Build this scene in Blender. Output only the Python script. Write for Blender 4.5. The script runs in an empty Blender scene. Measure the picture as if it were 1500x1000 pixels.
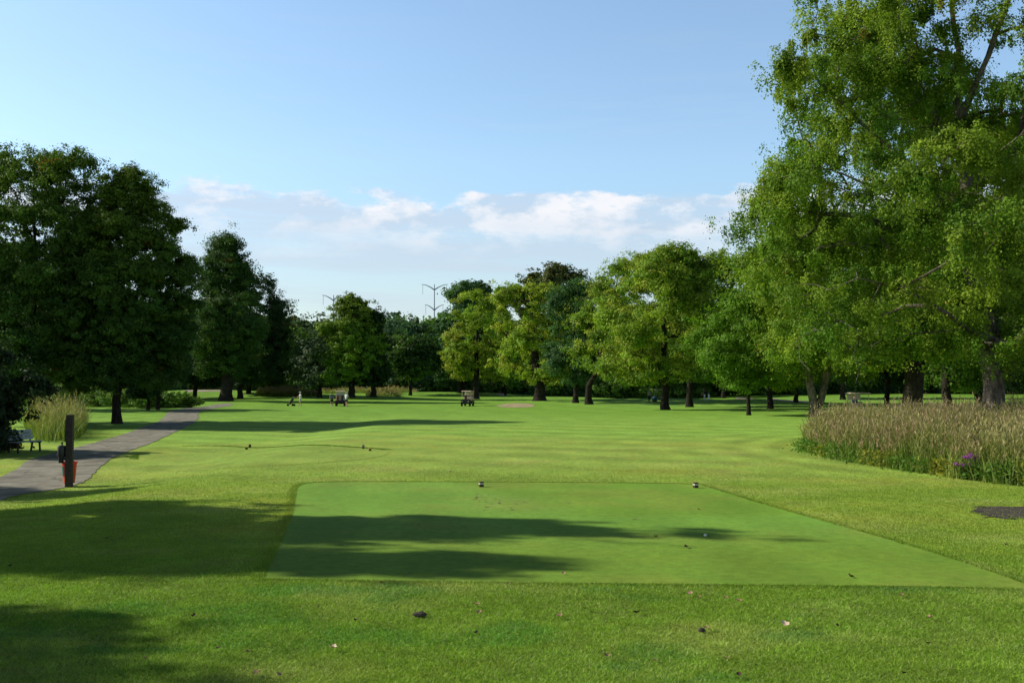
import bpy, bmesh, math, random
import numpy as np
from mathutils import Vector, Matrix, noise, Euler
SC = bpy.context.scene
COL = SC.collection
R = math.radians
random.seed(7)

# ------------------------------------------------------------------ camera
F, CX, CY, HZ = 1458.0, 750.0, 500.0, 562.0
CAMH = 2.5
PITCH = math.atan((HZ - CY) / F)
cam_d = bpy.data.cameras.new('camera'); cam = bpy.data.objects.new('camera', cam_d); COL.objects.link(cam)
cam_d.sensor_width = 36; cam_d.lens = F / 1500 * 36; cam_d.clip_end = 8000; cam_d.clip_start = .05
cam.location = (0, 0, CAMH); cam.rotation_euler = (R(90) + PITCH, 0, 0)
SC.camera = cam

# ------------------------------------------------------------------ terrain
def sst(a, b, v):
    t = np.clip((np.asarray(v, float) - a) / (b - a), 0, 1); return t * t * (3 - 2 * t)
MOUNDS = [(36, 222, 24, 40, -1.9), (31, 128, 9, 5, .75), (22, 150, 14, 6, .5), (-58, 190, 20, 8, 1.2), (-25, 165, 9, 4, .5), (2, 122, 6, 3, .12), (-8, 117, 34, 22, -.42), (60, 180, 20, 8, .6),
          (-14, 210, 22, 8, .8), (14, 185, 14, 6, .5), (-95, 170, 22, 12, 1.0), (-30, 44, 5, 6, .25)]
def H(x, y):
    x = np.asarray(x, float); y = np.asarray(y, float)
    z = -.35 * sst(7.5, 12, -x) * sst(14, 24, y) * (1 - sst(60, 95, y))
    far = sst(55, 120, y)
    z = z + far * .085 * (np.sin(x * .055 + y * .02) + np.sin(y * .06 - x * .013 + 1.3) + .6 * np.sin(x * .11 - y * .09))
    for mx, my, sx, sy, h in MOUNDS:
        z = z + h * np.exp(-((x - mx) / sx) ** 2 - ((y - my) / sy) ** 2)
    return z
def Hf(x, y): return float(H(x, y))
cp, sp = math.cos(PITCH), math.sin(PITCH)
def ray(px, py):
    u = (px - CX) / F; v = (CY - py) / F
    return Vector((u, cp - sp * v, sp + cp * v))
def gp(px, py):
    """world point of the ground seen at photo position px, py"""
    r = ray(px, py); t = 2.0; prev = t
    while t < 4000:
        if CAMH + r.z * t < Hf(r.x * t, r.y * t):
            a, b = prev, t
            for _ in range(30):
                m = (a + b) / 2
                if CAMH + r.z * m < Hf(r.x * m, r.y * m): b = m
                else: a = m
            return Vector((r.x * b, r.y * b, Hf(r.x * b, r.y * b)))
        prev = t; t *= 1.01
    return Vector((r.x * 900, r.y * 900, 0))
def at(px, d):
    """ground point in the column px at depth d"""
    x = (px - CX) / F * d / 1.0
    return Vector((x, d, Hf(x, d)))

# ------------------------------------------------------------------ helpers
def tag(o, label=None, cat=None, group=None, kind=None):
    if label: o['label'] = label
    if cat: o['category'] = cat
    if group: o['group'] = group
    if kind: o['kind'] = kind
    return o
def link(o, parent=None):
    COL.objects.link(o)
    if parent: o.parent = parent
    return o
def empty(name, loc=(0, 0, 0), rz=0, label=None, cat=None, group=None):
    o = bpy.data.objects.new(name, None); o.empty_display_size = .2
    link(o); o.location = loc; o.rotation_euler = (0, 0, rz)
    return tag(o, label, cat, group)
def meshobj(name, me, parent=None, mats=()):
    o = bpy.data.objects.new(name, me)
    for m in mats: me.materials.append(m)
    return link(o, parent)
def np_mesh(name, verts, faces, tint=None, smooth=False):
    """faces: int array (n,k)"""
    verts = np.ascontiguousarray(verts, np.float32); faces = np.ascontiguousarray(faces, np.int32)
    me = bpy.data.meshes.new(name); n, k = faces.shape
    me.vertices.add(len(verts)); me.vertices.foreach_set('co', verts.ravel())
    me.loops.add(n * k); me.loops.foreach_set('vertex_index', faces.ravel())
    me.polygons.add(n)
    me.polygons.foreach_set('loop_start', np.arange(0, n * k, k, dtype=np.int32))
    me.polygons.foreach_set('loop_total', np.full(n, k, np.int32))
    if smooth: me.polygons.foreach_set('use_smooth', np.ones(n, bool))
    me.update(calc_edges=True)
    if tint is not None:
        a = me.color_attributes.new('tint', 'FLOAT_COLOR', 'POINT')
        c = np.ones((len(verts), 4), np.float32); c[:, :3] = tint
        a.data.foreach_set('color', c.ravel())
    return me
class MB:
    """collects boxes, tubes, lathes in one bmesh"""
    def __init__(s): s.bm = bmesh.new()
    def box(s, c, size, rot=(0, 0, 0), bev=0, taper=1):
        r = bmesh.ops.create_cube(s.bm, size=1)
        for v in r['verts']:
            k = taper if v.co.z > 0 else 1
            v.co = Vector((v.co.x * size[0] * k, v.co.y * size[1] * k, v.co.z * size[2]))
        if bev:
            es = list({e for v in r['verts'] for e in v.link_edges})
            rr = bmesh.ops.bevel(s.bm, geom=es, offset=bev, segments=2, affect='EDGES', profile=.6)
            vs = list({v for f in rr['faces'] for v in f.verts} | {v for v in r['verts'] if v.is_valid})
        else: vs = r['verts']
        m = Matrix.Translation(c) @ Euler(rot).to_matrix().to_4x4()
        for v in vs: v.co = m @ v.co
        return s
    def tube(s, pts, rad, n=8, cap=True):
        if not hasattr(rad, '__len__'): rad = [rad] * len(pts)
        pts = [Vector(p) for p in pts]; rings = []
        for i, p in enumerate(pts):
            d = (pts[min(i + 1, len(pts) - 1)] - pts[max(i - 1, 0)]).normalized()
            a = d.orthogonal().normalized() if i == 0 else (s._a - d * s._a.dot(d)).normalized()
            s._a = a; b = d.cross(a)
            rings.append([s.bm.verts.new(p + (a * math.cos(2 * math.pi * k / n) + b * math.sin(2 * math.pi * k / n)) * rad[i]) for k in range(n)])
        for r0, r1 in zip(rings, rings[1:]):
            for k in range(n): s.bm.faces.new((r0[k], r0[(k + 1) % n], r1[(k + 1) % n], r1[k]))
        if cap: s.bm.faces.new(rings[0][::-1]); s.bm.faces.new(rings[-1])
        return s
    def lathe(s, prof, c=(0, 0, 0), n=20, axis='Z'):
        rings = []
        for r, z in prof:
            ring = []
            for k in range(n):
                a = 2 * math.pi * k / n; p = Vector((r * math.cos(a), r * math.sin(a), z))
                if axis == 'X': p = Vector((p.z, p.x, p.y))
                if axis == 'Y': p = Vector((p.x, p.z, p.y))
                ring.append(s.bm.verts.new(Vector(c) + p))
            rings.append(ring)
        for r0, r1 in zip(rings, rings[1:]):
            for k in range(n): s.bm.faces.new((r0[k], r0[(k + 1) % n], r1[(k + 1) % n], r1[k]))
        if prof[0][0] > 1e-4: s.bm.faces.new(rings[0])
        if prof[-1][0] > 1e-4: s.bm.faces.new(rings[-1])
        return s
    def prism(s, poly, w, axis='X', c=(0, 0, 0), bev=0):
        """poly (a,z) outline extruded symmetric over width w along axis"""
        def mk(a, z, q): return Vector(c) + (Vector((q, a, z)) if axis == 'X' else Vector((a, q, z)))
        A = [s.bm.verts.new(mk(a, z, -w / 2)) for a, z in poly]; B = [s.bm.verts.new(mk(a, z, w / 2)) for a, z in poly]
        fs = [s.bm.faces.new(A), s.bm.faces.new(B[::-1])]
        for i in range(len(poly)):
            j = (i + 1) % len(poly); fs.append(s.bm.faces.new((A[i], B[i], B[j], A[j])))
        if bev: bmesh.ops.bevel(s.bm, geom=list({e for f in fs for e in f.edges}), offset=bev, segments=2, affect='EDGES')
        return s
    def ball(s, c, r, sub=2, rot=(0, 0, 0)):
        q = bmesh.ops.create_icosphere(s.bm, subdivisions=sub, radius=1)
        if not hasattr(r, '__len__'): r = (r, r, r)
        m = Matrix.Translation(c) @ Euler(rot).to_matrix().to_4x4() @ Matrix.Diagonal((*r, 1))
        for v in q['verts']: v.co = m @ v.co
        return s
    def build(s, name, mat, parent=None, smooth=True):
        bmesh.ops.recalc_face_normals(s.bm, faces=s.bm.faces)
        me = bpy.data.meshes.new(name); s.bm.to_mesh(me); s.bm.free()
        if smooth:
            me.polygons.foreach_set('use_smooth', [True] * len(me.polygons))
            me.set_sharp_from_angle(angle=R(40))
        return meshobj(name, me, parent, [mat])

# ------------------------------------------------------------------ materials
def mat(name):
    m = bpy.data.materials.new(name); m.use_nodes = True; nt = m.node_tree
    b = nt.nodes['Principled BSDF']
    return m, nt, b
def nd(nt, t, **k):
    n = nt.nodes.new(t)
    for a, v in k.items():
        if a.startswith('i_'): n.inputs[a[2:].replace('_', ' ')].default_value = v
        else: setattr(n, a, v)
    return n
def paint(name, col, rough=.5, var=.15, scale=8, metal=0, spec=.4, bump=0):
    m, nt, b = mat(name)
    co = nd(nt, 'ShaderNodeTexCoord'); n = nd(nt, 'ShaderNodeTexNoise'); n.inputs['Scale'].default_value = scale; n.inputs['Detail'].default_value = 5
    nt.links.new(co.outputs['Object'], n.inputs['Vector'])
    r = nd(nt, 'ShaderNodeValToRGB'); e = r.color_ramp.elements
    e[0].position = .3; e[1].position = .7
    e[0].color = (*[c * (1 - var) for c in col], 1); e[1].color = (*[min(1, c * (1 + var)) for c in col], 1)
    nt.links.new(n.outputs['Fac'], r.inputs['Fac']); nt.links.new(r.outputs['Color'], b.inputs['Base Color'])
    b.inputs['Roughness'].default_value = rough; b.inputs['Metallic'].default_value = metal; b.inputs['Specular IOR Level'].default_value = spec
    if bump:
        bp = nd(nt, 'ShaderNodeBump'); bp.inputs['Strength'].default_value = bump; bp.inputs['Distance'].default_value = .01
        nt.links.new(n.outputs['Fac'], bp.inputs['Height']); nt.links.new(bp.outputs['Normal'], b.inputs['Normal'])
    return m
def leafmat(name, transl=.3, rough=.6, spec=.14, gain=(1.15, 1.25, .6)):
    m, nt, b = mat(name)
    a = nd(nt, 'ShaderNodeAttribute', attribute_name='tint')
    b.inputs['Roughness'].default_value = rough; b.inputs['Specular IOR Level'].default_value = spec
    nt.links.new(a.outputs['Color'], b.inputs['Base Color'])
    t = nd(nt, 'ShaderNodeBsdfTranslucent'); mu = nd(nt, 'ShaderNodeMix', data_type='RGBA', blend_type='MULTIPLY')
    mu.inputs['Factor'].default_value = 1; mu.inputs['B'].default_value = (*gain, 1)
    nt.links.new(a.outputs['Color'], mu.inputs['A']); nt.links.new(mu.outputs['Result'], t.inputs['Color'])
    mx = nd(nt, 'ShaderNodeMixShader'); mx.inputs['Fac'].default_value = transl
    nt.links.new(b.outputs[0], mx.inputs[1]); nt.links.new(t.outputs[0], mx.inputs[2])
    nt.links.new(mx.outputs[0], nt.nodes['Material Output'].inputs['Surface'])
    return m
LEAFG = 1.45
M_LEAF = leafmat('leaf_green', .34)
M_BLADE = leafmat('grass_blade', .3, .6, .15)
def barkmat(name, c0, c1):
    m, nt, b = mat(name)
    co = nd(nt, 'ShaderNodeTexCoord'); mp = nd(nt, 'ShaderNodeMapping'); mp.inputs['Scale'].default_value = (1, 1, .25)
    n = nd(nt, 'ShaderNodeTexNoise'); n.inputs['Scale'].default_value = 9; n.inputs['Detail'].default_value = 8; n.inputs['Roughness'].default_value = .7
    n2 = nd(nt, 'ShaderNodeTexNoise'); n2.inputs['Scale'].default_value = 1.7; n2.inputs['Detail'].default_value = 3
    nt.links.new(co.outputs['Object'], mp.inputs['Vector']); nt.links.new(mp.outputs[0], n.inputs['Vector']); nt.links.new(co.outputs['Object'], n2.inputs['Vector'])
    ad = nd(nt, 'ShaderNodeMath', operation='MULTIPLY_ADD'); ad.inputs[1].default_value = .7
    s2 = nd(nt, 'ShaderNodeMath', operation='MULTIPLY'); s2.inputs[1].default_value = .3
    nt.links.new(n.outputs['Fac'], ad.inputs[0]); nt.links.new(n2.outputs['Fac'], s2.inputs[0]); nt.links.new(s2.outputs[0], ad.inputs[2])
    r = nd(nt, 'ShaderNodeValToRGB'); e = r.color_ramp.elements; e[0].position = .38; e[1].position = .62; e[0].color = (*c0, 1); e[1].color = (*c1, 1)
    nt.links.new(ad.outputs[0], r.inputs['Fac']); nt.links.new(r.outputs[0], b.inputs['Base Color']); b.inputs['Roughness'].default_value = .95
    b.inputs['Specular IOR Level'].default_value = .1
    bp = nd(nt, 'ShaderNodeBump'); bp.inputs['Strength'].default_value = .9; bp.inputs['Distance'].default_value = .06
    nt.links.new(n.outputs['Fac'], bp.inputs['Height']); nt.links.new(bp.outputs['Normal'], b.inputs['Normal'])
    return m
M_BARK = barkmat('bark_brown', (.010, .008, .006), (.05, .042, .032))
M_BARKG = barkmat('bark_grey', (.035, .029, .023), (.24, .20, .16))

def groundmat(name, tee=False):
    m, nt, b = mat(name); L = nt.links.new
    g = nd(nt, 'ShaderNodeNewGeometry')
    att = nd(nt, 'ShaderNodeAttribute', attribute_name='tint')
    def noi(sc, det, rough=.6, stretch=None, dist=0):
        n = nd(nt, 'ShaderNodeTexNoise'); n.inputs['Scale'].default_value = sc; n.inputs['Detail'].default_value = det
        n.inputs['Roughness'].default_value = rough; n.inputs['Distortion'].default_value = dist
        if stretch:
            mp = nd(nt, 'ShaderNodeMapping'); mp.inputs['Scale'].default_value = stretch
            mp.inputs['Rotation'].default_value = (0, 0, .35)
            L(g.outputs['Position'], mp.inputs['Vector']); L(mp.outputs[0], n.inputs['Vector'])
        else: L(g.outputs['Position'], n.inputs['Vector'])
        return n
    fine = noi(70 if not tee else 90, 6, .75)
    mid = noi(5.5, 6, .7)
    big = noi(.55, 5, .6, (1, .7, 1), .4)
    patch = noi(1.6, 4, .65, (1, 1, 1), .8)
    def mr(n, a, b_, lo, hi):
        q = nd(nt, 'ShaderNodeMapRange'); q.inputs['From Min'].default_value = a; q.inputs['From Max'].default_value = b_
        q.inputs['To Min'].default_value = lo; q.inputs['To Max'].default_value = hi; L(n.outputs['Fac'], q.inputs['Value']); return q.outputs[0]
    k = .7 if tee else 1.15
    v1 = mr(fine, .3, .7, 1 - .5 * k, 1 + .5 * k); v2 = mr(mid, .3, .7, 1 - .26 * k, 1 + .26 * k); v3 = mr(big, .3, .7, 1 - .16 * k, 1 + .16 * k)
    m1 = nd(nt, 'ShaderNodeMath', operation='MULTIPLY'); L(v1, m1.inputs[0]); L(v2, m1.inputs[1])
    m2 = nd(nt, 'ShaderNodeMath', operation='MULTIPLY'); L(m1.outputs[0], m2.inputs[0]); L(v3, m2.inputs[1])
    vm = nd(nt, 'ShaderNodeVectorMath', operation='SCALE'); L(att.outputs['Color'], vm.inputs[0]); L(m2.outputs[0], vm.inputs['Scale'])
    hue = nd(nt, 'ShaderNodeMix', data_type='RGBA', blend_type='MULTIPLY')
    hue.inputs['B'].default_value = (1.22, 1.02, .8, 1)
    L(mr(patch, .42, .72, 0, .75 if not tee else .25), hue.inputs['Factor']); L(vm.outputs[0], hue.inputs['A'])
    dk = nd(nt, 'ShaderNodeMix', data_type='RGBA', blend_type='MULTIPLY'); dk.inputs['B'].default_value = (.62, .86, .8, 1)
    L(mr(noi(.9, 5, .7, (.6, 1, 1), 1.), .5, .75, 0, .7 if not tee else .35), dk.inputs['Factor']); L(hue.outputs['Result'], dk.inputs['A'])
    L(dk.outputs['Result'], b.inputs['Base Color']); b.inputs['Roughness'].default_value = .9; b.inputs['Specular IOR Level'].default_value = .08
    bp = nd(nt, 'ShaderNodeBump'); bp.inputs['Strength'].default_value = .55 if not tee else .3; bp.inputs['Distance'].default_value = .03 if not tee else .012
    L(fine.outputs['Fac'], bp.inputs['Height'])
    bp2 = nd(nt, 'ShaderNodeBump'); bp2.inputs['Strength'].default_value = .5 if not tee else .15; bp2.inputs['Distance'].default_value = .12
    L(mid.outputs['Fac'], bp2.inputs['Height']); L(bp.outputs['Normal'], bp2.inputs['Normal']); L(bp2.outputs['Normal'], b.inputs['Normal'])
    return m
M_TURF = groundmat('turf'); M_TEE = groundmat('tee_turf', True)

# ------------------------------------------------------------------ numpy value noise (for tints)
_rs = np.random.RandomState(3); _G = _rs.rand(256, 256)
def vnoise(x, y):
    x = np.asarray(x, float); y = np.asarray(y, float)
    xi = np.floor(x).astype(int); yi = np.floor(y).astype(int); fx = x - xi; fy = y - yi
    fx = fx * fx * (3 - 2 * fx); fy = fy * fy * (3 - 2 * fy)
    g = lambda a, b: _G[a & 255, b & 255]
    return (g(xi, yi) * (1 - fx) + g(xi + 1, yi) * fx) * (1 - fy) + (g(xi, yi + 1) * (1 - fx) + g(xi + 1, yi + 1) * fx) * fy
def fbm(x, y, o=4):
    s = 0; a = .5
    for i in range(o): s = s + a * vnoise(x * 2 ** i + 17 * i, y * 2 ** i + 31 * i); a /= 2
    return s / (1 - .5 ** o)

def mixc(a, b, t): return a * (1 - t[..., None]) + np.asarray(b) * t[..., None]
TG = np.array((1.62, 1.84, 1.28))
def turf_tint(x, y):
    c = np.zeros(x.shape + (3,)); c[:] = (.135, .190, .030)                       # near rough
    c = mixc(c, (.155, .205, .038), sst(12, 17, y))
    c = mixc(c, (.185, .235, .062), sst(22, 30, y + 4 * (fbm(x * .1, y * .1) - .5)))
    c = mixc(c, (.165, .250, .060), sst(38, 52, y + 6 * (fbm(x * .07 + 9, y * .07) - .5)))
    c = mixc(c, (.125, .210, .042), sst(62, 90, y))
    c = mixc(c, (.100, .175, .030), sst(150, 220, y))
    n = fbm(x * .22, y * .35 + 5); c = mixc(c, (.235, .235, .06), np.clip((n - .54) * 3.0, 0, .6) * (sst(13, 18, y)) * (1 - sst(40, 70, y)))
    n = fbm(x * .5 + 40, y * .8); c = mixc(c, (.23, .24, .085), np.clip((n - .52) * 3, 0, .6) * (1 - sst(35, 60, y)))
    # mowing passes
    st = np.sin((x * .55 + y * 1.0 + 3 * fbm(x * .05, y * .05)) * 1.5)
    amp = .10 * sst(20, 30, y) * (1 - sst(60, 110, y))
    # passes that follow the edge of the meadow on the right
    rad = np.hypot(x - 30, (y - 36) * 1.1); near = np.exp(-((rad - 18) / 6) ** 2)
    st = st * (1 - near) + near * np.sin(rad * 3.4)
    c = c * (1 + (amp * st * (1 + near))[..., None])
    st2 = np.sin(x * .9 + .2 * y) * .05 * sst(70, 100, y)
    return c * (1 + st2[..., None]) * TG

# ------------------------------------------------------------------ ground sheet
def ground():
    ys = [-60., -30, -12, 0]; y = 3.
    while y < 60: ys.append(y); y += .3 + y * .004
    while y < 320: ys.append(y); y *= 1.012
    while y < 5000: ys.append(y); y *= 1.12
    ys = np.array(ys); nc = 360
    s = np.linspace(-1, 1, nc); s = np.sign(s) * (.35 * np.abs(s) + .65 * np.abs(s) ** 2.2)
    w = np.maximum(55, ys * 1.4)
    X = s[None, :] * w[:, None]; Y = np.repeat(ys[:, None], nc, 1)
    Z = H(X, Y)
    v = np.stack([X, Y, Z], -1).reshape(-1, 3); n = len(ys)
    i = np.arange((n - 1) * (nc - 1)); r = i // (nc - 1); c = i % (nc - 1); a = r * nc + c
    f = np.stack([a, a + 1, a + nc + 1, a + nc], 1)
    o = meshobj('ground', np_mesh('ground', v, f, turf_tint(X, Y).reshape(-1, 3), True), None, [M_TURF]); o['kind'] = 'structure'
ground()

def inpoly(x, y, poly):
    x = np.asarray(x); y = np.asarray(y); ins = np.zeros(x.shape, bool); n = len(poly)
    for i in range(n):
        x0, y0 = poly[i]; x1, y1 = poly[(i + 1) % n]
        c = ((y0 > y) != (y1 > y)) & (x < (x1 - x0) * (y - y0) / (y1 - y0 + 1e-12) + x0)
        ins ^= c
    return ins
def chaikin(p, it=2, closed=True):
    for _ in range(it):
        q = []; n = len(p)
        for i in range(n if closed else n - 1):
            a, b = p[i], p[(i + 1) % n]
            q.append((a[0] * .75 + b[0] * .25, a[1] * .75 + b[1] * .25)); q.append((a[0] * .25 + b[0] * .75, a[1] * .25 + b[1] * .75))
        if not closed: q = [p[0]] + q + [p[-1]]
        p = q
    return p
def sheet(name, poly, dz, m, tint, step=.5, wob=0):
    """a flat patch following the ground: ngon fan of cut grid"""
    poly = list(poly)
    if wob:
        q = []
        for i, (a, b) in enumerate(zip(poly, poly[1:] + poly[:1])):
            L = math.dist(a, b); k = max(1, int(L / .12))
            for j in range(k):
                t = j / k; x = a[0] * (1 - t) + b[0] * t; y = a[1] * (1 - t) + b[1] * t
                q.append((x + wob * noise.noise((x * 3, y * 3, 1)), y + wob * noise.noise((x * 3, y * 3, 9))))
        poly = q
    bm = bmesh.new(); vs = [bm.verts.new((x, y, 0)) for x, y in poly]; bm.faces.new(vs)
    xs = [p[0] for p in poly]; y_ = [p[1] for p in poly]
    for lo, hi, no in ((min(xs), max(xs), (1, 0, 0)), (min(y_), max(y_), (0, 1, 0))):
        t = lo + step
        while t < hi:
            bmesh.ops.bisect_plane(bm, geom=bm.verts[:] + bm.edges[:] + bm.faces[:], plane_co=(t * no[0], t * no[1], 0), plane_no=no); t += step
    bmesh.ops.triangulate(bm, faces=bm.faces)
    for v in bm.verts: v.co.z = Hf(v.co.x, v.co.y) + dz
    me = bpy.data.meshes.new(name); bmesh.ops.recalc_face_normals(bm, faces=bm.faces)
    if bm.faces and sum(f.normal.z for f in bm.faces) < 0: bmesh.ops.reverse_faces(bm, faces=bm.faces)
    bm.to_mesh(me); bm.free()
    if tint is not None:
        co = np.zeros(len(me.vertices) * 3); me.vertices.foreach_get('co', co); co = co.reshape(-1, 3)
        a = me.color_attributes.new('tint', 'FLOAT_COLOR', 'POINT'); c = np.ones((len(co), 4)); c[:, :3] = tint(co[:, 0], co[:, 1])
        a.data.foreach_set('color', c.astype(np.float32).ravel())
    me.polygons.foreach_set('use_smooth', [True] * len(me.polygons))
    o = meshobj(name, me, None, [m]); o['kind'] = 'structure'; return o

TEE = [gp(*p).to_2d() for p in [(436, 712), (455, 706), (600, 705.5), (1020, 708), (1036, 713), (1130, 742), (1250, 775), (1370, 810), (1440, 833), (1495, 852), (1535, 867), (1500, 862), (1300, 858.5), (1100, 857), (800, 854), (500, 850), (400, 848), (385, 847.5), (388, 842), (398, 820), (412, 790), (428, 755), (431, 735), (434, 718)]]
TEE = [(p.x, p.y) for p in TEE]; TEEs = chaikin(TEE, 2)
def tee_tint(x, y):
    c = np.zeros(x.shape + (3,)); c[:] = (.115, .215, .040)
    # two mowing passes meeting along a line, right half deeper
    side = sst(-.06, .06, x - (1.4 - (y - 19) * .42)) * sst(18.5, 19.5, y)
    c = mixc(c, (.108, .195, .028), side * .8)
    c = mixc(c, (.115, .19, .03), 1 - sst(14.5, 18, y))
    n = fbm(x * .6, y * 1.2); c = mixc(c, (.19, .2, .05), np.clip((n - .54) * 2.2, 0, .35)); c = mixc(c, (.2, .19, .07), .5 * np.exp(-((x + .2) / .9) ** 2 - ((y - 21.2) / 1.3) ** 2) * fbm(x * 5, y * 5))
    return c * (1 + .07 * np.sin(x * 3.1 + .5 * y) * (.4 + fbm(x * .3, y * .3)))[..., None] * np.array((1.55, 1.60, 1.25))
sheet('tee_green', TEEs, .008, M_TEE, tee_tint, .6, .07)
TEE2 = [gp(*p) for p in [(215, 656), (260, 653.5), (330, 653), (430, 653.5), (520, 655.5), (575, 659.5), (560, 670), (450, 680), (300, 690), (215, 684), (200, 668)]]
TEE2 = [(p.x, p.y) for p in TEE2]; TEE2s = chaikin(TEE2, 2)
def tee2_tint(x, y):
    c = np.zeros(x.shape + (3,)); c[:] = (.25, .40, .075)
    ref = turf_tint(x, y); P_ = np.array(TEE2s); Q_ = np.roll(P_, -1, 0); dm = np.full(x.shape, 99.)
    for a, b_ in zip(P_, Q_):
        if a[1] > TEE2[4][1] - .2 and a[0] > TEE2[0][0] * .9: continue
        ab = b_ - a; t = np.clip(((x - a[0]) * ab[0] + (y - a[1]) * ab[1]) / (ab @ ab), 0, 1); dm = np.minimum(dm, np.hypot(x - a[0] - t * ab[0], y - a[1] - t * ab[1]))
    n = sst(0, 3.0, dm) * .6; return ref * (1 - n[..., None]) + c * n[..., None]
sheet('forward_tee_green', TEE2s, .008, M_TURF, tee2_tint, .8)

# path
m, nt, b = mat('worn_asphalt'); L = nt.links.new
g = nd(nt, 'ShaderNodeNewGeometry')
n1 = nd(nt, 'ShaderNodeTexNoise'); n1.inputs['Scale'].default_value = 1.1; n1.inputs['Detail'].default_value = 7; n1.inputs['Roughness'].default_value = .7
n2 = nd(nt, 'ShaderNodeTexNoise'); n2.inputs['Scale'].default_value = 60; n2.inputs['Detail'].default_value = 4
vo = nd(nt, 'ShaderNodeTexVoronoi', feature='DISTANCE_TO_EDGE'); vo.inputs['Scale'].default_value = .42
for n in (n1, n2): L(g.outputs['Position'], n.inputs['Vector'])
wv = nd(nt, 'ShaderNodeTexNoise'); wv.inputs['Scale'].default_value = 1.5; wv.inputs['Detail'].default_value = 4; L(g.outputs['Position'], wv.inputs['Vector'])
mv = nd(nt, 'ShaderNodeMix', data_type='VECTOR'); mv.inputs['Factor'].default_value = .35; L(g.outputs['Position'], mv.inputs['A']); L(wv.outputs['Color'], mv.inputs['B']); L(mv.outputs['Result'], vo.inputs['Vector'])
r = nd(nt, 'ShaderNodeValToRGB'); e = r.color_ramp.elements; e[0].position = .35; e[1].position = .68; e[0].color = (.155, .15, .12, 1); e[1].color = (.36, .34, .275, 1)
L(n1.outputs['Fac'], r.inputs['Fac'])
r2 = nd(nt, 'ShaderNodeMapRange'); r2.inputs['From Max'].default_value = .012; r2.inputs['To Min'].default_value = .45; L(vo.outputs['Distance'], r2.inputs['Value'])
r3 = nd(nt, 'ShaderNodeMapRange'); r3.inputs['From Min'].default_value = .3; r3.inputs['From Max'].default_value = .7; r3.inputs['To Min'].default_value = .7; r3.inputs['To Max'].default_value = 1.3; L(n2.outputs['Fac'], r3.inputs['Value'])
mm = nd(nt, 'ShaderNodeMath', operation='MULTIPLY'); L(r2.outputs[0], mm.inputs[0]); L(r3.outputs[0], mm.inputs[1])
vs = nd(nt, 'ShaderNodeVectorMath', operation='SCALE'); L(r.outputs[0], vs.inputs[0]); L(mm.outputs[0], vs.inputs['Scale']); L(vs.outputs[0], b.inputs['Base Color'])
b.inputs['Roughness'].default_value = .95; b.inputs['Specular IOR Level'].default_value = .1
bp = nd(nt, 'ShaderNodeBump'); bp.inputs['Strength'].default_value = .5; bp.inputs['Distance'].default_value = .01; L(n2.outputs['Fac'], bp.inputs['Height']); L(bp.outputs[0], b.inputs['Normal'])
M_PATH = m
farE = [(-190, 745), (-60, 717), (0, 700), (30, 685), (37, 675), (85, 662), (110, 656), (150, 645), (185, 635), (210, 625), (237, 616), (247, 602), (275, 597), (305, 595), (318, 591.5), (340, 590.3)]
nearE = [(-260, 775), (-60, 750), (0, 734), (25, 725), (95, 715), (127, 705), (145, 685), (162, 672), (200, 656), (220, 650), (262, 630), (292, 615), (290, 604), (302, 600), (325, 596), (341, 594)]
pathpoly = [gp(*p) for p in farE] + [gp(*p) for p in nearE[::-1]]
PATH = chaikin([(p.x, p.y) for p in pathpoly], 1)
sheet('cart_path', PATH, .016, M_PATH, None, .7, .10)
def flat(name, pts, dz, m, tint=None, wob=.1, step=1.): return sheet(name, chaikin([(gp(*p).x, gp(*p).y) for p in pts], 2), dz, m, tint, step, wob)
M_SAND = paint('bunker_sand', (.36, .29, .16), .95, .3, .8)
M_DRY = paint('pale_track', (.33, .29, .2), .95, .2, .5)
M_SOIL = paint('dark_soil', (.055, .042, .034), .95, .6, 3, bump=.6)
flat('sand_bunker', [(722, 594), (745, 590.5), (775, 590.5), (787, 593), (775, 596.5), (745, 597)], .012, M_SAND, wob=.3)
flat('far_track', [(703, 572.5), (716, 573), (738, 578), (745, 580), (726, 579), (708, 575)], .012, M_DRY, wob=.2)
flat('far_path', [(250, 572), (300, 570), (365, 570.5), (420, 572), (420, 574), (360, 573), (300, 573.5), (255, 575)], .012, M_DRY, wob=.2)
flat('right_track', [(1078, 581), (1110, 583), (1190, 588), (1190, 590), (1110, 586), (1078, 584)], .012, M_DRY, wob=.1)
SOIL = [(1422, 749), (1440, 743), (1452, 744), (1472, 740), (1520, 742), (1550, 751), (1520, 760), (1482, 757), (1470, 761), (1446, 759), (1438, 754)]
flat('soil_patch', SOIL, .010, M_SOIL, wob=.5, step=.3)
SOILW = chaikin([(gp(*p).x, gp(*p).y) for p in SOIL], 2)

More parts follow.
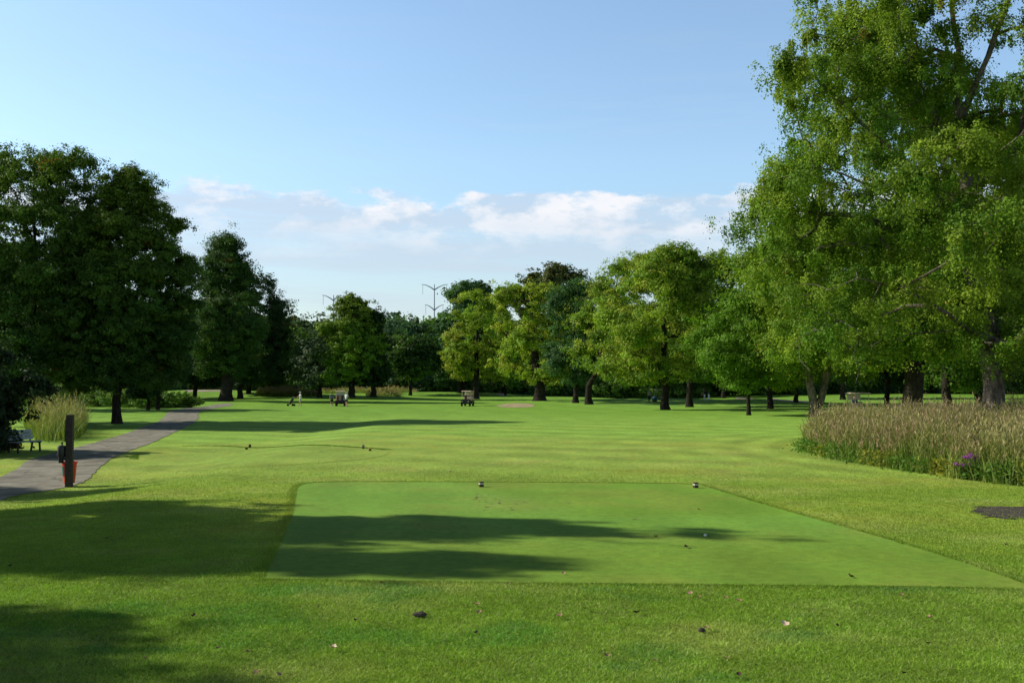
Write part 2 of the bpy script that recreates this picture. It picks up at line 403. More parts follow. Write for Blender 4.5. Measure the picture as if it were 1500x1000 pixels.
# ------------------------------------------------------------------ grass blades
def blades(name, x, y, h, w, col, lean=.4, seed=1, seg=1, mat_=None, z=None, plume=None, kind='stuff', jit=.25):
    """x,y,h,w arrays, col (n,3). seg 1 = one triangle, else bent strip"""
    rs = np.random.RandomState(seed); n = len(x)
    if z is None: z = H(x, y)
    a = rs.rand(n) * 2 * np.pi; b = rs.rand(n) * 2 * np.pi
    dx = np.cos(a) * w / 2; dy = np.sin(a) * w / 2
    ln = lean * h * (rs.rand(n) * .8 + .2); lx = np.cos(b) * ln; ly = np.sin(b) * ln
    base = np.stack([x, y, z], 1); W = np.stack([dx, dy, 0 * dx], 1)
    c = col * (1 + jit * (rs.rand(n, 1) * 2 - 1))
    if seg == 1:
        tip = base + np.stack([lx, ly, h], 1)
        v = np.stack([base - W, base + W, tip], 1).reshape(-1, 3)
        f = np.arange(n * 3).reshape(n, 3); t = np.repeat(c, 3, 0)
        return v, f, t
    mid = base + np.stack([lx * .3, ly * .3, h * .6], 1); tip = base + np.stack([lx, ly, h], 1)
    v = np.stack([base - W, base + W, mid + W * .9, mid - W * .9, tip + W * .12, tip - W * .12], 1).reshape(-1, 3)
    k = np.arange(n)[:, None] * 6
    f = np.concatenate([k + np.array([[0, 1, 2, 3]]), k + np.array([[3, 2, 4, 5]])], 0)
    return v, f, np.repeat(c, 6, 0)
def blade_obj(name, v, f, t, label, cat='grass'):
    o = meshobj(name, np_mesh(name, v, f, t), None, [M_BLADE]); tag(o, label, cat, kind='stuff'); return o

rs = np.random.RandomState(11)
def scatter_view(n, d0, d1, pw, x0=-60, x1=1560):
    """ground points inside the wedge in front of the camera"""
    u = rs.rand(n); d = (d0 ** pw + u * (d1 ** pw - d0 ** pw)) ** (1 / pw)
    px = x0 + rs.rand(n) * (x1 - x0)
    return (px - CX) / F * d * 1.03, d
x, y = scatter_view(430000, 6.4, 13.2, 1.0)
keep = ~inpoly(x, y, TEEs)
x, y = x[keep], y[keep]
clump = fbm(x * 3, y * 3, 3)
tt = turf_tint(x, y); dry = (rs.rand(len(x)) < .10 + .25 * np.clip(fbm(x * .9 + 3, y * .9) - .45, 0, 1) * 3)
tt[dry] = tt[dry] * .5 + np.array((.36, .36, .18)) * .6
tt *= (.70 + .6 * clump)[:, None]; cv = sst(.55, .72, fbm(x * .7 + 60, y * .9 + 4)); tt = tt * (1 - cv[:, None]) + tt * np.array((.62, .84, .9)) * cv[:, None]
va, fa, ta = blades('b', x, y, .012 + .022 * rs.rand(len(x)) * (.6 + clump), .0050 + .0003 * y, tt * 1.08, 1.9, 2, jit=.45)
blade_obj('rough_grass', va, fa, ta, 'short rough grass growing across the foreground in front of the tee')
# collar of longer grass round both tees and the mid rough
x, y = scatter_view(480000, 13.0, 40, .1, -100, 1600)
d_in = inpoly(x, y, TEEs); keep = ~d_in & ~inpoly(x, y, PATH) & (rs.rand(len(x)) > sst(17, 39, y)) & ~(inpoly(x, y, SOILW) & (rs.rand(len(x)) < .7))
x, y = x[keep], y[keep]
tt = turf_tint(x, y) * (.75 + .55 * fbm(x * 2.2, y * 2.2, 3))[:, None]
def poly_pts(poly, n, off, spread):
    P = np.array(poly); Q = np.roll(P, -1, 0); L_ = np.linalg.norm(Q - P, axis=1); i = rs.choice(len(P), n, p=L_ / L_.sum()); t = rs.rand(n, 1)
    nrm = np.stack([(Q - P)[:, 1], -(Q - P)[:, 0]], 1) / L_[:, None]; area = np.sum(P[:, 0] * Q[:, 1] - Q[:, 0] * P[:, 1])
    if area < 0: nrm = -nrm
    return P[i] * (1 - t) + Q[i] * t + nrm[i] * (off + np.abs(rs.randn(n, 1)) * spread)
e = poly_pts(TEEs, 26000, -.02, .08); ex, ey = e[:, 0], e[:, 1]
te = turf_tint(ex, ey) * .85 * (.7 + .6 * rs.rand(len(ex), 1))
e2 = poly_pts(TEE2s, 16000, .02, .18); k2 = (e2[:, 1] > TEE2[5][1] + .3) & (e2[:, 0] > TEE2[0][0] * .93); e2 = e2[k2]
te2 = np.tile((.16, .26, .035), (len(e2), 1)) * (.7 + .6 * rs.rand(len(e2), 1))
X = np.concatenate([x, ex, e2[:, 0]]); Y = np.concatenate([y, ey, e2[:, 1]]); T = np.concatenate([tt, te, te2])
hh = np.concatenate([(.014 + .018 * rs.rand(len(x))) * (1 - .4 * sst(18, 38, y)), .014 + .02 * rs.rand(len(ex)), .018 + .025 * rs.rand(len(e2))])
va, fa, ta = blades('b', X, Y, hh, .007 + .0004 * Y, T, 1.3, 3)
blade_obj('collar_grass', va, fa, ta, 'mown rough grass around the raised edges of the tees')

# ------------------------------------------------------------------ trees
def prof(kind, t):
    t = np.clip(t, 0, 1)
    if kind == 'cone': return np.where(t < .22, .55 + .45 * np.sin(t / .22 * np.pi / 2), np.maximum(0, 1 - ((t - .22) / .78) ** 1.35) ** .9)
    if kind == 'egg': return np.where(t < .28, .62 + .38 * np.sin(t / .28 * np.pi / 2), np.maximum(0, 1 - ((t - .28) / .72) ** 1.9) ** .85)
    if kind == 'oval': return np.where(t < .35, .5 + .5 * np.sin(t / .35 * np.pi / 2), np.sqrt(np.maximum(0, 1 - ((t - .35) / .65) ** 2.2)))
    if kind == 'dome': return np.where(t < .45, .72 + .28 * np.sin(t / .45 * np.pi / 2), np.sqrt(np.maximum(0, 1 - ((t - .45) / .55) ** 2.6)))
    if kind == 'column': return np.where(t < .1, .8 + 2 * t, np.maximum(0, 1 - ((t - .1) / .9) ** 4) ** .6)
    return np.sqrt(np.maximum(0, 1 - (2 * t - 1) ** 2))
def tree_mesh(seed, Ht, bole, Rx, kind='oval', ncl=260, lpc=120, lsize=.2, cols=((.05, .1, .02),), shade_top=None, off=0., tr=.25, lobes=.35, lobef=1.6,
              clump=.9, droop=0., orange=0., stems=None, gap=0., Ry=None, bark=None, sil=None, inner=.55, up=.3, flat=1., ns=6, spr=.25, macro=24, mr=.3, mfrac=.8):
    rs = np.random.RandomState(seed); Ry = Ry or Rx
    bole = bole + .045; hb = bole * Ht
    # --- skeleton
    nodes = []; par = []
    if stems is None:
        stems = [[(0, 0, 0), (.01 * Ht * rs.randn() * .5, .01 * Ht * rs.randn() * .5, hb * .6), (off * .25, 0, hb), (off * .6, .01 * Ht * rs.randn(), hb + (Ht - hb) * .4), (off, 0, Ht * .88)]]
    stem_nodes = 0
    for si, st in enumerate(stems):
        pts = [np.array(p, float) for p in st]; prev = -1
        if si > 0:
            d = [np.linalg.norm(q - pts[0]) for q in nodes]; prev = int(np.argmin(d))
        for a, b_ in zip(pts, pts[1:]):
            k = max(2, int(np.linalg.norm(b_ - a) / (.035 * Ht)))
            for j in range(0 if (a is pts[0] and si == 0) else 1, k + 1):
                p = a + (b_ - a) * j / k
                w = .006 * Ht * min(1, j) ; p = p + np.array([rs.randn() * w * .5, rs.randn() * w * .5, 0]) * (p[2] > .5)
                nodes.append(p); par.append(prev); prev = len(nodes) - 1
    stem_nodes = len(nodes)
    # --- clump centres
    cl = []; guard = 0
    sx, sy_ = rs.rand() * 50, rs.rand() * 50
    while len(cl) < ncl and guard < ncl * 60:
        guard += 1
        t = rs.rand(); pr = float(prof(kind, t))
        if rs.rand() > pr * .9 + .1: continue
        a = rs.rand() * 2 * np.pi; rr = rs.rand() ** .5
        rr = inner + (1 - inner) * rr if rs.rand() < .75 else rr * .8
        q = (math.cos(a) * lobef, math.sin(a) * lobef, t * lobef * Ht / Rx * .55 + sx)
        lob = 1 + lobes * 1.6 * noise.noise(q) + lobes * .7 * noise.noise((q[0] * 2.7, q[1] * 2.7, q[2] * 2.7 + sy_))
        if gap and noise.noise((math.cos(a) * rr * 2.3 + sy_, math.sin(a) * rr * 2.3, t * 5)) < -.5 + gap: continue
        x_ = math.cos(a) * rr * pr * lob * Rx; y_ = math.sin(a) * rr * pr * lob * Ry
        z_ = hb + (Ht - hb) * (t + .04 * rs.randn()) - droop * (x_ * x_ / Rx / Rx) * Ht * .12
        zz = (z_ - hb) / (Ht - hb)
        ofx = off * min(1, max(0, .25 + .75 * zz * 1.3))
        cl.append((x_ + ofx, y_, max(z_, hb * .6)))
    if macro:
        mc = [cl[k] for k in rs.permutation(len(cl))[:macro]]; res = []
        for c0 in cl:
            if rs.rand() > mfrac: res.append(c0); continue
            m0 = mc[rs.randint(len(mc))]
            o0 = np.array([m0[0] - off * .5, m0[1], (m0[2] - hb - (Ht - hb) * .35) * .7]); o0 /= np.linalg.norm(o0) + 1e-6
            d0 = rs.randn(3) * .8 + o0 * .7 + np.array([0, 0, .45]); d0 /= np.linalg.norm(d0)
            r0 = mr * Rx * (.55 + .5 * rs.rand()); res.append((m0[0] + d0[0] * r0, m0[1] + d0[1] * r0, max(hb * .8, m0[2] + d0[2] * r0 * .72 - .08 * Rx)))
        lim = Ht - clump * .8; cl = [(a_, b_, min(c_, lim)) for a_, b_, c_ in res]
    if sil: cl += sil
    cl = np.array(cl)
    cent = np.array([off * .6, 0, hb + (Ht - hb) * .35])
    ax = np.hypot(cl[:, 0] - off * .5, cl[:, 1]) + .35 * np.abs(cl[:, 2] - cent[2]); order = np.argsort(ax); cl = cl[order]
    tips = []
    N = np.array(nodes + [(0, 0, 0)] * (len(cl) * 3)); cnt = stem_nodes; par = list(par)
    lenr = np.zeros(len(N))
    for c in cl:
        d = N[:cnt] - c; dist = np.sqrt((d ** 2).sum(1))
        pen = np.maximum(0, d[:, 2] - .02 * Ht) * 1.6 + lenr[:cnt] * .18 + (N[:cnt, 2] < hb * .75) * Ht * .5
        j = int(np.argmin(dist + pen)); p0 = N[j]; L_ = dist[j]
        if L_ > .06 * Ht:
            k1 = p0 + (c - p0) * .4 + np.array([rs.randn() * .06 * L_, rs.randn() * .06 * L_, up * .25 * L_])
            k2 = p0 + (c - p0) * .75 + np.array([rs.randn() * .05 * L_, rs.randn() * .05 * L_, up * .2 * L_])
            for k in (k1, k2): N[cnt] = k; par.append(j); lenr[cnt] = lenr[j] + L_ * .4; j = cnt; cnt += 1
        N[cnt] = c; par.append(j); lenr[cnt] = lenr[j] + L_ * .3; tips.append(cnt); cnt += 1
    N = N[:cnt]; par = np.array(par)
    wgt = np.zeros(cnt); wgt[tips] = 1
    for i in range(cnt - 1, -1, -1):
        if par[i] >= 0 and par[i] < i: wgt[par[i]] += wgt[i]
    rad = .5 * tr * (np.maximum(wgt, 1) / wgt.max()) ** .52
    zf = np.clip(1 - N[:, 2] / (.07 * Ht), 0, 1)
    n0 = 0
    for a_, b_ in zip(stems[0], stems[0][1:]): n0 += max(2, int(np.linalg.norm(np.array(b_) - np.array(a_)) / (.035 * Ht))) + 1
    n0 = min(n0, stem_nodes); mx_ = .5 * tr * np.clip(1 - N[:n0, 2] / (Ht * .95), .02, 1) ** .8
    rad[:n0] = np.clip(rad[:n0], mx_ * .7, mx_ * 1.02)
    rad[:stem_nodes] *= (1 + .4 * zf[:stem_nodes] ** 2)
    rad = np.maximum(rad, .012)
    V = []; Fq = []; base = 0
    K = 7
    for i in range(cnt):
        p = par[i]
        if p < 0: continue
        a, b_ = N[p], N[i]; d = b_ - a; l = np.linalg.norm(d)
        if l < 1e-4: continue
        d /= l; u = np.cross(d, (0, .3, 1) if abs(d[2]) < .9 else (1, 0, 0)); u /= np.linalg.norm(u); w = np.cross(d, u)
        r0 = min(rad[p], rad[i] * 1.5) if p >= stem_nodes or i >= stem_nodes else rad[p]; r1 = rad[i]
        kk = K if r0 > .06 else 4
        an = np.arange(kk) * 2 * np.pi / kk
        ri = (np.cos(an)[:, None] * u + np.sin(an)[:, None] * w)
        if i < stem_nodes and p < stem_nodes:
            ri = np.stack([np.cos(an), np.sin(an), 0 * an], 1) if abs(d[2]) > .8 else ri
            a2, b2 = a, b_
        else: a2, b2 = a, b_ + d * r1 * .3
        V += [a2 + ri * r0, b2 + ri * r1]
        q = np.arange(kk); Fq.append(np.stack([base + q, base + (q + 1) % kk, base + kk + (q + 1) % kk, base + kk + q], 1)); base += 2 * kk
    tv = np.concatenate(V); tf = np.concatenate(Fq)
    # --- leaves
    C = N[tips]; nC = len(C); lsize = lsize * .88; nl = np.maximum(8, (lpc * 1.2 * (.5 + rs.rand(nC))).astype(int)); idx = np.repeat(np.arange(nC), nl); n = len(idx)
    cs = clump * (.6 + .8 * rs.rand(nC))
    # each clump is several smaller sprays
    sp_off = rs.randn(nC, ns, 3) * np.array([.62, .62, .42 * flat]) * cs[:, None, None]
    si = rs.randint(0, ns, n)
    P = C[idx] + sp_off[idx, si] + (rl := rs.randn(n, 3) * np.array([spr, spr, spr * .64 * flat])) * cs[idx][:, None]
    if droop: P[:, 2] -= droop * np.abs(rs.randn(n)) * cs[idx] * .7
    fl_ = hb * (.62 + .42 * rs.rand(nC)[idx]) - droop * .07 * Ht * rs.rand(nC)[idx]; kp = P[:, 2] > fl_; P = P[kp]; idx = idx[kp]; si = si[kp]; rl = rl[kp]; n = len(idx)
    outv = P - np.array([off * .6, 0, hb + (Ht - hb) * .4]); outv /= np.linalg.norm(outv, axis=1)[:, None] + 1e-6
    cd_ = (P - C[idx]) / (cs[idx][:, None] + 1e-6) + rl * 2.2; nr = rs.randn(n, 3) * .5 + np.array([0, 0, .35]) + outv * .3 + cd_ * .55; nr /= np.linalg.norm(nr, axis=1)[:, None]
    t1 = np.cross(nr, rs.randn(n, 3)); t1 /= np.linalg.norm(t1, axis=1)[:, None]; t2 = np.cross(nr, t1)
    s = lsize * (.55 + .9 * rs.rand(n))[:, None]
    fold = nr * s * .12
    LV = np.stack([P - t1 * s * .55, P + t2 * s * .36 + fold, P + t1 * s * .55, P - t2 * s * .36 + fold], 1).reshape(-1, 3)
    LF = np.arange(n * 4).reshape(n, 4)
    cols = np.array(cols) * LEAFG; ci = rs.randint(0, len(cols), nC); base_c = cols[ci] * (.75 + .5 * rs.rand(nC, 1))
    c = base_c[idx]
    if shade_top is not None:  # sunlit crown top painted into the leaf colour, blended in with height
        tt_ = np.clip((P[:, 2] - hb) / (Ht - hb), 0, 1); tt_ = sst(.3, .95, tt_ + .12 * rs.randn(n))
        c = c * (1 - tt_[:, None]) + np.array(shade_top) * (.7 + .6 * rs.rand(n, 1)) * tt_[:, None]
    c = c * (.82 + .36 * rs.rand(n, 1))
    if orange:
        oc = rs.rand(nC) < orange; sel = oc[idx] & (rs.rand(n) < .55) & (si < 3); c[sel] = np.array((.26, .12, .02)) * (.6 + .8 * rs.rand(sel.sum(), 1))
        sel = rs.rand(n) < orange * .25; c[sel] = np.array((.26, .17, .03)) * (.6 + .8 * rs.rand(sel.sum(), 1))
    tm = np_mesh('trunk', tv, tf, None, True); tm.materials.append(bark or M_BARK)
    lm = np_mesh('crown', LV, LF, np.repeat(c, 4, 0)); lm.materials.append(M_LEAF)
    return tm, lm
def put_tree(name, loc, meshes, label, group=None, rz=0, sc=1):
    e = empty(name, loc, rz, label, 'tree', group); e.location.z -= .12
    if not hasattr(sc, '__len__'): sc = (sc, sc, sc)
    e.scale = sc
    for nm, me in zip(('trunk', 'crown'), meshes):
        o = bpy.data.objects.new(nm, me); link(o, e)
    return e
def photo_tree(name, label, bx, by, top, xl, xr, bole, kind, seed, group=None, **k):
    """tree whose base, top and crown width are read off the photograph and turned into metres at its real distance"""
    p = gp(bx, by); s = p.y / F
    Ht = (by - top) * s; Rx = (xr - xl) / 2 * s; off = ((xl + xr) / 2 - bx) * s
    me = tree_mesh(seed, Ht, bole, Rx * .93, kind, off=off, **k)
    return put_tree(name, p, me, label, group)

DK = ((.027, .064, .012), (.037, .082, .014), (.045, .088, .013)); MID0 = 1; DK2 = ((.020, .045, .012), (.025, .055, .014))
MID = ((.06, .125, .016), (.078, .145, .018), (.055, .11, .018)); YG = ((.19, .26, .022), (.15, .235, .022), (.23, .265, .028)); TEAL = ((.036, .085, .026), (.048, .105, .03))
OLV = ((.07, .085, .02), (.06, .085, .025), (.085, .09, .025))

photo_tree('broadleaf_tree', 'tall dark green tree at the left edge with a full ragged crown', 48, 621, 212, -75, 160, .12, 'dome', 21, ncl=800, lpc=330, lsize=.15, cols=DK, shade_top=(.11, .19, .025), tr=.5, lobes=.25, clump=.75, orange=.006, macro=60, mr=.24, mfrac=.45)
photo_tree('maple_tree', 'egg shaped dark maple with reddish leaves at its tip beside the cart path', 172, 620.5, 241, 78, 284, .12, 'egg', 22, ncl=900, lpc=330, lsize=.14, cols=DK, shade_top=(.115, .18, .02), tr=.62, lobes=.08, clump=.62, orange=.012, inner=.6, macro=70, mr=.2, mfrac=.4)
photo_tree('slender_tree', 'left of two slim dark trunks behind the egg shaped dark maple', 217, 600.5, 500, 180, 250, .24, 'oval', 23, ncl=170, lpc=120, lsize=.22, cols=DK2, tr=.36, clump=.7)
photo_tree('slender_tree', 'right of two slim trunks behind the egg shaped dark maple, paler at its foot', 231, 600, 490, 205, 268, .24, 'oval', 24, ncl=200, lpc=120, lsize=.22, cols=DK2, tr=.36, clump=.75)
photo_tree('twin_crown_tree', 'big dark tree with thick trunk and pointed top at the cart path bend', 331, 587.5, 343, 286, 380, .12, 'egg', 25, macro=40, mfrac=.6, ncl=460, lpc=230, lsize=.25, cols=DK, tr=1.75, lobes=.3, clump=1.25, orange=.01)
photo_tree('round_tree', 'round shouldered dark tree leaning out right of the thick trunked tree', 352, 584, 398, 318, 416, .1, 'dome', 26, mfrac=.6, ncl=360, lpc=220, lsize=.26, cols=DK2, tr=.9, lobes=.25, clump=1.2)
photo_tree('round_tree', 'dark tree filling the gap between the egg shaped dark maple and the thick trunked tree', 285, 583, 436, 245, 330, .12, 'dome', 27, ncl=220, lpc=130, lsize=.4, cols=DK2, tr=.8, clump=1.4)
# centre left
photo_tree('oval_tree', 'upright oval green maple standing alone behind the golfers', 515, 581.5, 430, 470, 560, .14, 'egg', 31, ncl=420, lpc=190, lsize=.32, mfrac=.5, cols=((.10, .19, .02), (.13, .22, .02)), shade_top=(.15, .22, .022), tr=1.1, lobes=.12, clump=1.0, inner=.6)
photo_tree('oval_tree', 'darker maple half hidden behind the upright oval maple', 547, 581, 452, 520, 566, .13, 'oval', 32, ncl=220, lpc=110, lsize=.42, cols=DK2, tr=.9, lobes=.15, clump=1.1)
photo_tree('grey_green_tree', 'grey green tree with a straight trunk left of the upright oval maple', 468, 582, 497, 438, 500, .18, 'dome', 33, ncl=200, lpc=90, lsize=.42, cols=((.055, .085, .04), (.045, .08, .035)), tr=.85, clump=1.3)
photo_tree('leaning_tree', 'small tree with a leaning forked trunk behind the golfer with the trolley', 437, 576, 488, 404, 470, .26, 'dome', 34, ncl=150, lpc=90, lsize=.5, cols=MID, tr=.95, clump=1.5)
photo_tree('small_tree', 'low light green tree behind the left fairway edge', 394, 574, 515, 372, 432, .22, 'dome', 35, ncl=120, lpc=80, lsize=.55, cols=((.08, .15, .03),), tr=.8, clump=1.6)
photo_tree('small_tree', 'thin trunked dark tree standing alone right of the upright oval maple', 601, 579, 492, 566, 636, .25, 'dome', 36, ncl=190, lpc=90, lsize=.5, cols=DK2 + MID, tr=.7, clump=1.5)
photo_tree('tall_dark_tree', 'tall blue green tree with a feathery top left of the yellow green trees', 676, 574.5, 412, 634, 730, .12, 'dome', 37, ncl=360, lpc=120, lsize=.6, cols=TEAL, tr=1.6, lobes=.4, clump=1.7)
# centre right
photo_tree('yellow_green_tree', 'leftmost yellow green tree with a slim dark trunk behind the parked cart', 697, 584.5, 422, 657, 742, .17, 'dome', 41, ncl=260, lpc=190, lsize=.28, cols=YG, tr=1.1, lobes=.35, clump=1.0)
photo_tree('yellow_green_tree', 'broad yellow green tree with a very thick dark trunk behind the sand bunker', 790, 587, 414, 708, 846, .16, 'dome', 42, ncl=420, lpc=210, lsize=.28, cols=YG, tr=1.8, lobes=.38, clump=1.05, orange=.006)
photo_tree('blue_green_tree', 'dark blue green tree between the two yellow green groups', 843, 590, 408, 796, 884, .17, 'oval', 43, ncl=330, lpc=190, lsize=.26, cols=TEAL, tr=.8, lobes=.3, clump=1.1)
photo_tree('yellow_green_tree', 'pale green tree with a straight grey trunk right of the dark blue green tree', 863, 592, 381, 858, 952, .18, 'dome', 44, ncl=330, lpc=190, lsize=.24, cols=((.15, .225, .022), (.12, .20, .022), (.19, .235, .03)), tr=.95, lobes=.4, clump=1.1, gap=.1)
photo_tree('yellow_green_tree', 'full yellow green tree with a forked trunk, tallest of the centre right group', 975, 600, 363, 878, 1066, .17, 'dome', 45, ncl=520, lpc=230, lsize=.21, cols=((.16, .23, .02), (.12, .20, .02), (.20, .24, .028)), tr=.85, lobes=.38, clump=1.0, gap=.06)
photo_tree('shade_tree', 'shadowed green tree with a forked trunk just right of the tallest yellow green tree', 1010, 596, 395, 960, 1088, .2, 'dome', 46, ncl=330, lpc=190, lsize=.23, cols=MID, tr=.8, lobes=.3, clump=1.1)
photo_tree('young_tree', 'slim trunked bright green tree standing in front of the right hand maples', 1097, 608, 424, 1036, 1150, .22, 'oval', 47, ncl=280, lpc=220, lsize=.16, cols=((.10, .19, .014), (.085, .165, .014)), tr=.34, lobes=.35, clump=.85)
photo_tree('shade_tree', 'dark tree with a short straight trunk right of the slim bright green tree', 1128, 599, 380, 1082, 1190, .18, 'oval', 48, ncl=260, lpc=120, lsize=.28, cols=MID, tr=.6, lobes=.3, clump=1.0)
photo_tree('olive_tree', 'olive brown round topped tree rising far behind the yellow green trees', 812, 577, 386, 764, 850, .2, 'dome', 49, ncl=420, lpc=100, lsize=.7, cols=OLV, tr=1.5, lobes=.15, clump=1.8, inner=.7)

# right: silver maples
LG = ((.095, .17, .014), (.125, .195, .016), (.068, .135, .012), (.15, .21, .02))
photo_tree('silver_maple', 'drooping silver maple with twin trunks at the left end of the meadow grass', 1198, 610, 300, 1100, 1290, .2, 'dome', 51, ncl=520, lpc=330, lsize=.16, cols=LG, tr=.9, lobes=.3, clump=1.0, droop=.8, orange=.01, bark=M_BARKG, flat=.65, ns=9, spr=.17, stems=[[(-.15, 0, 0), (-.5, 0, 2.5), (-1.2, 0, 6), (-1.5, 0, 13.5)], [(.12, 0, .5), (.55, 0, 2.6), (1.2, 0, 6.5), (1.6, 0, 13)]])
photo_tree('silver_maple', 'massive trunked silver maple in the middle behind the meadow grass', 1336, 614, 120, 1165, 1490, .17, 'dome', 52, ncl=800, lpc=330, lsize=.16, cols=LG, tr=1.45, lobes=.3, clump=1.0, droop=.75, orange=.015, flat=.65, ns=9, spr=.17)
photo_tree('silver_maple', 'slim silver maple between the massive trunk and the rough grey trunk', 1387, 606, 290, 1310, 1480, .14, 'dome', 53, ncl=330, lpc=150, lsize=.27, cols=MID, tr=.8, lobes=.3, clump=1.2, droop=.4)
photo_tree('silver_maple', 'shaded maple behind the rough grey trunk at the right edge', 1437, 600, 290, 1370, 1560, .14, 'dome', 54, ncl=300, lpc=130, lsize=.3, cols=DK, tr=.85, lobes=.3, clump=1.3, droop=.3)
pb = gp(1464, 640); s = pb.y / F; q = lambda px, py, dy=0: ((px - 1464) * s, dy, (640 - py) * s)
stems = [[q(1464, 640), q(1458, 560), q(1452, 500), q(1447, 420, .3), q(1440, 330, .5), q(1428, 230, .5), q(1422, 130, .6), q(1420, 20, .5), q(1410, -60, .5)],
         [q(1455, 520), q(1440, 460, -.6), q(1405, 380, -1.2), q(1330, 270, -1.6), q(1250, 190, -2), q(1175, 120, -2)],
         [q(1454, 505), q(1478, 430, .8), q(1492, 330, 1.2), q(1520, 200, 1.4), q(1560, 60, 1.5)],
         [q(1446, 400), q(1380, 345, 1.6), q(1290, 300, 2.2), q(1170, 290, 2.4)],
         [q(1428, 235), q(1390, 140, 1.4), q(1330, 60, 2), q(1285, -20, 2)],
         [q(1423, 150), q(1450, 80, -.8), q(1480, -10, -1)],
         [q(1452, 500), q(1400, 490, -2.4), q(1300, 440, -4), q(1210, 420, -5)]]
rs2 = random.Random(5)
sil = []
for (cx_, cy_, n_, sx_, sy2) in [(1200, 120, 14, 36, 70), (1150, 122, 3, 14, 8), (1140, 275, 14, 30, 36), (1190, 75, 7, 25, 30), (1290, 10, 12, 50, 30), (1160, 380, 14, 45, 60), (1200, 480, 20, 70, 60), (1180, 210, 5, 30, 35), (1480, 160, 14, 40, 120), (1270, 130, 14, 60, 60), (1260, 240, 14, 80, 60)]:
    for _ in range(n_):
        p = q(rs2.gauss(cx_, sx_ * .6), rs2.gauss(cy_, sy2 * .6)); sil.append((p[0], rs2.uniform(-4.5, 3), p[2]))
for st_ in stems:
    for a_, b_ in zip(st_[1:], st_[2:]):
        for k_ in range(5):
            t_ = rs2.random(); sil.append(tuple(a_[j] + (b_[j] - a_[j]) * t_ + rs2.gauss(0, .75) for j in range(3)))
tm, lm = tree_mesh(55, 25.5, .17, 9.6, 'dome', ncl=760, lpc=560, lsize=.118, cols=LG, off=0, tr=1.05, lobes=.55, lobef=2.4, clump=.72, droop=.75, orange=.014, stems=stems, gap=.24, flat=.65, ns=9, spr=.17, macro=46, mr=.26, bark=M_BARKG, sil=sil)
big = put_tree('silver_maple', pb, (tm, lm), 'towering silver maple with rough flaking grey trunk filling the right edge')
# dead limb on its right side
mb = MB(); rr_ = random.Random(4)
def twig(p, d, l, r, k):
    p2 = p + d * l; mid = p + d * l * .5 + Vector((0, 0, rr_.uniform(-.1, .1) * l)); mb.tube([p, mid, p2], [r, r * .8, r * .55], 5)
    if k:
        for _ in range(3):
            dd = (d + Vector((rr_.uniform(-.7, .7), rr_.uniform(-.7, .7), rr_.uniform(-.6, .5)))).normalized(); twig(p + d * l * rr_.uniform(.4, 1), dd, l * rr_.uniform(.55, .8), r * .5, k - 1)
twig(Vector((.35, -.1, 3.6)), Vector((.8, -.45, .15)).normalized(), 1.5, .06, 5)
mb.build('dead_branch', M_BARKG, big)


# far woods ---------------------------------------------------------------
WOOD = [tree_mesh(100 + i, 17 + 2 * (i % 3), .06, 6.0, ('dome', 'oval', 'dome', 'oval', 'dome', 'cone')[i], ncl=120, lpc=85, lsize=.95, cols=c, tr=.8, lobes=.35, clump=2.3)
        for i, c in enumerate(((((.045, .095, .02), (.055, .11, .022)), ((.04, .08, .025),), ((.06, .10, .045), (.07, .11, .05)), ((.055, .11, .05), (.065, .125, .055)), ((.075, .14, .025), (.09, .155, .025)), OLV)))]
rw = random.Random(12)
def wood_top(px):
    pts = [(-300, 380), (250, 440), (415, 458), (440, 462), (470, 470), (560, 462), (600, 458), (640, 458), (700, 455), (760, 470), (900, 450), (1050, 440), (1100, 420), (1800, 400)]
    for (a, ya), (b_, yb) in zip(pts, pts[1:]):
        if a <= px <= b_: return ya + (yb - ya) * (px - a) / (b_ - a)
    return 460
for row, (d, gap_) in enumerate(((262, 26), (285, 24), (315, 24))):
    px = -260 + row * 9
    while px < 1760:
        p = at(px + rw.uniform(-6, 6), d + rw.uniform(-10, 10)); k = rw.randrange(6)
        top = (569 - wood_top(px)) * p.y / F + rw.uniform(-2.5, 1.0) - (0, .4, 0)[row]
        h = 17 + 2 * (k % 3); sc = top / h; sx_ = rw.uniform(.85, 1.15) * max(sc, .8)
        put_tree('woodland_tree', p, WOOD[k], 'leafy tree in the dark belt of woods beyond the far end of the course', 'trees of the far woods', rw.uniform(0, 6.28), (sx_, sx_, sc))
        px += gap_ * rw.uniform(.75, 1.25)
# understory of the woods
BUSH = [tree_mesh(130 + i, 4.2, .02, 3.2, 'dome', ncl=60, lpc=70, lsize=.55, cols=c, tr=.12, lobes=.4, clump=1.1) for i, c in enumerate((DK, MID, TEAL))]
px = -200
while px < 1700:
    p = at(px, 252 + rw.uniform(-6, 6)); put_tree('woodland_bush', p, BUSH[rw.randrange(3)], 'leafy bush along the foot of the far woods', 'bushes under the far woods', rw.uniform(0, 6), rw.uniform(.7, 1.25))['category'] = 'bush'
    px += rw.uniform(14, 24)
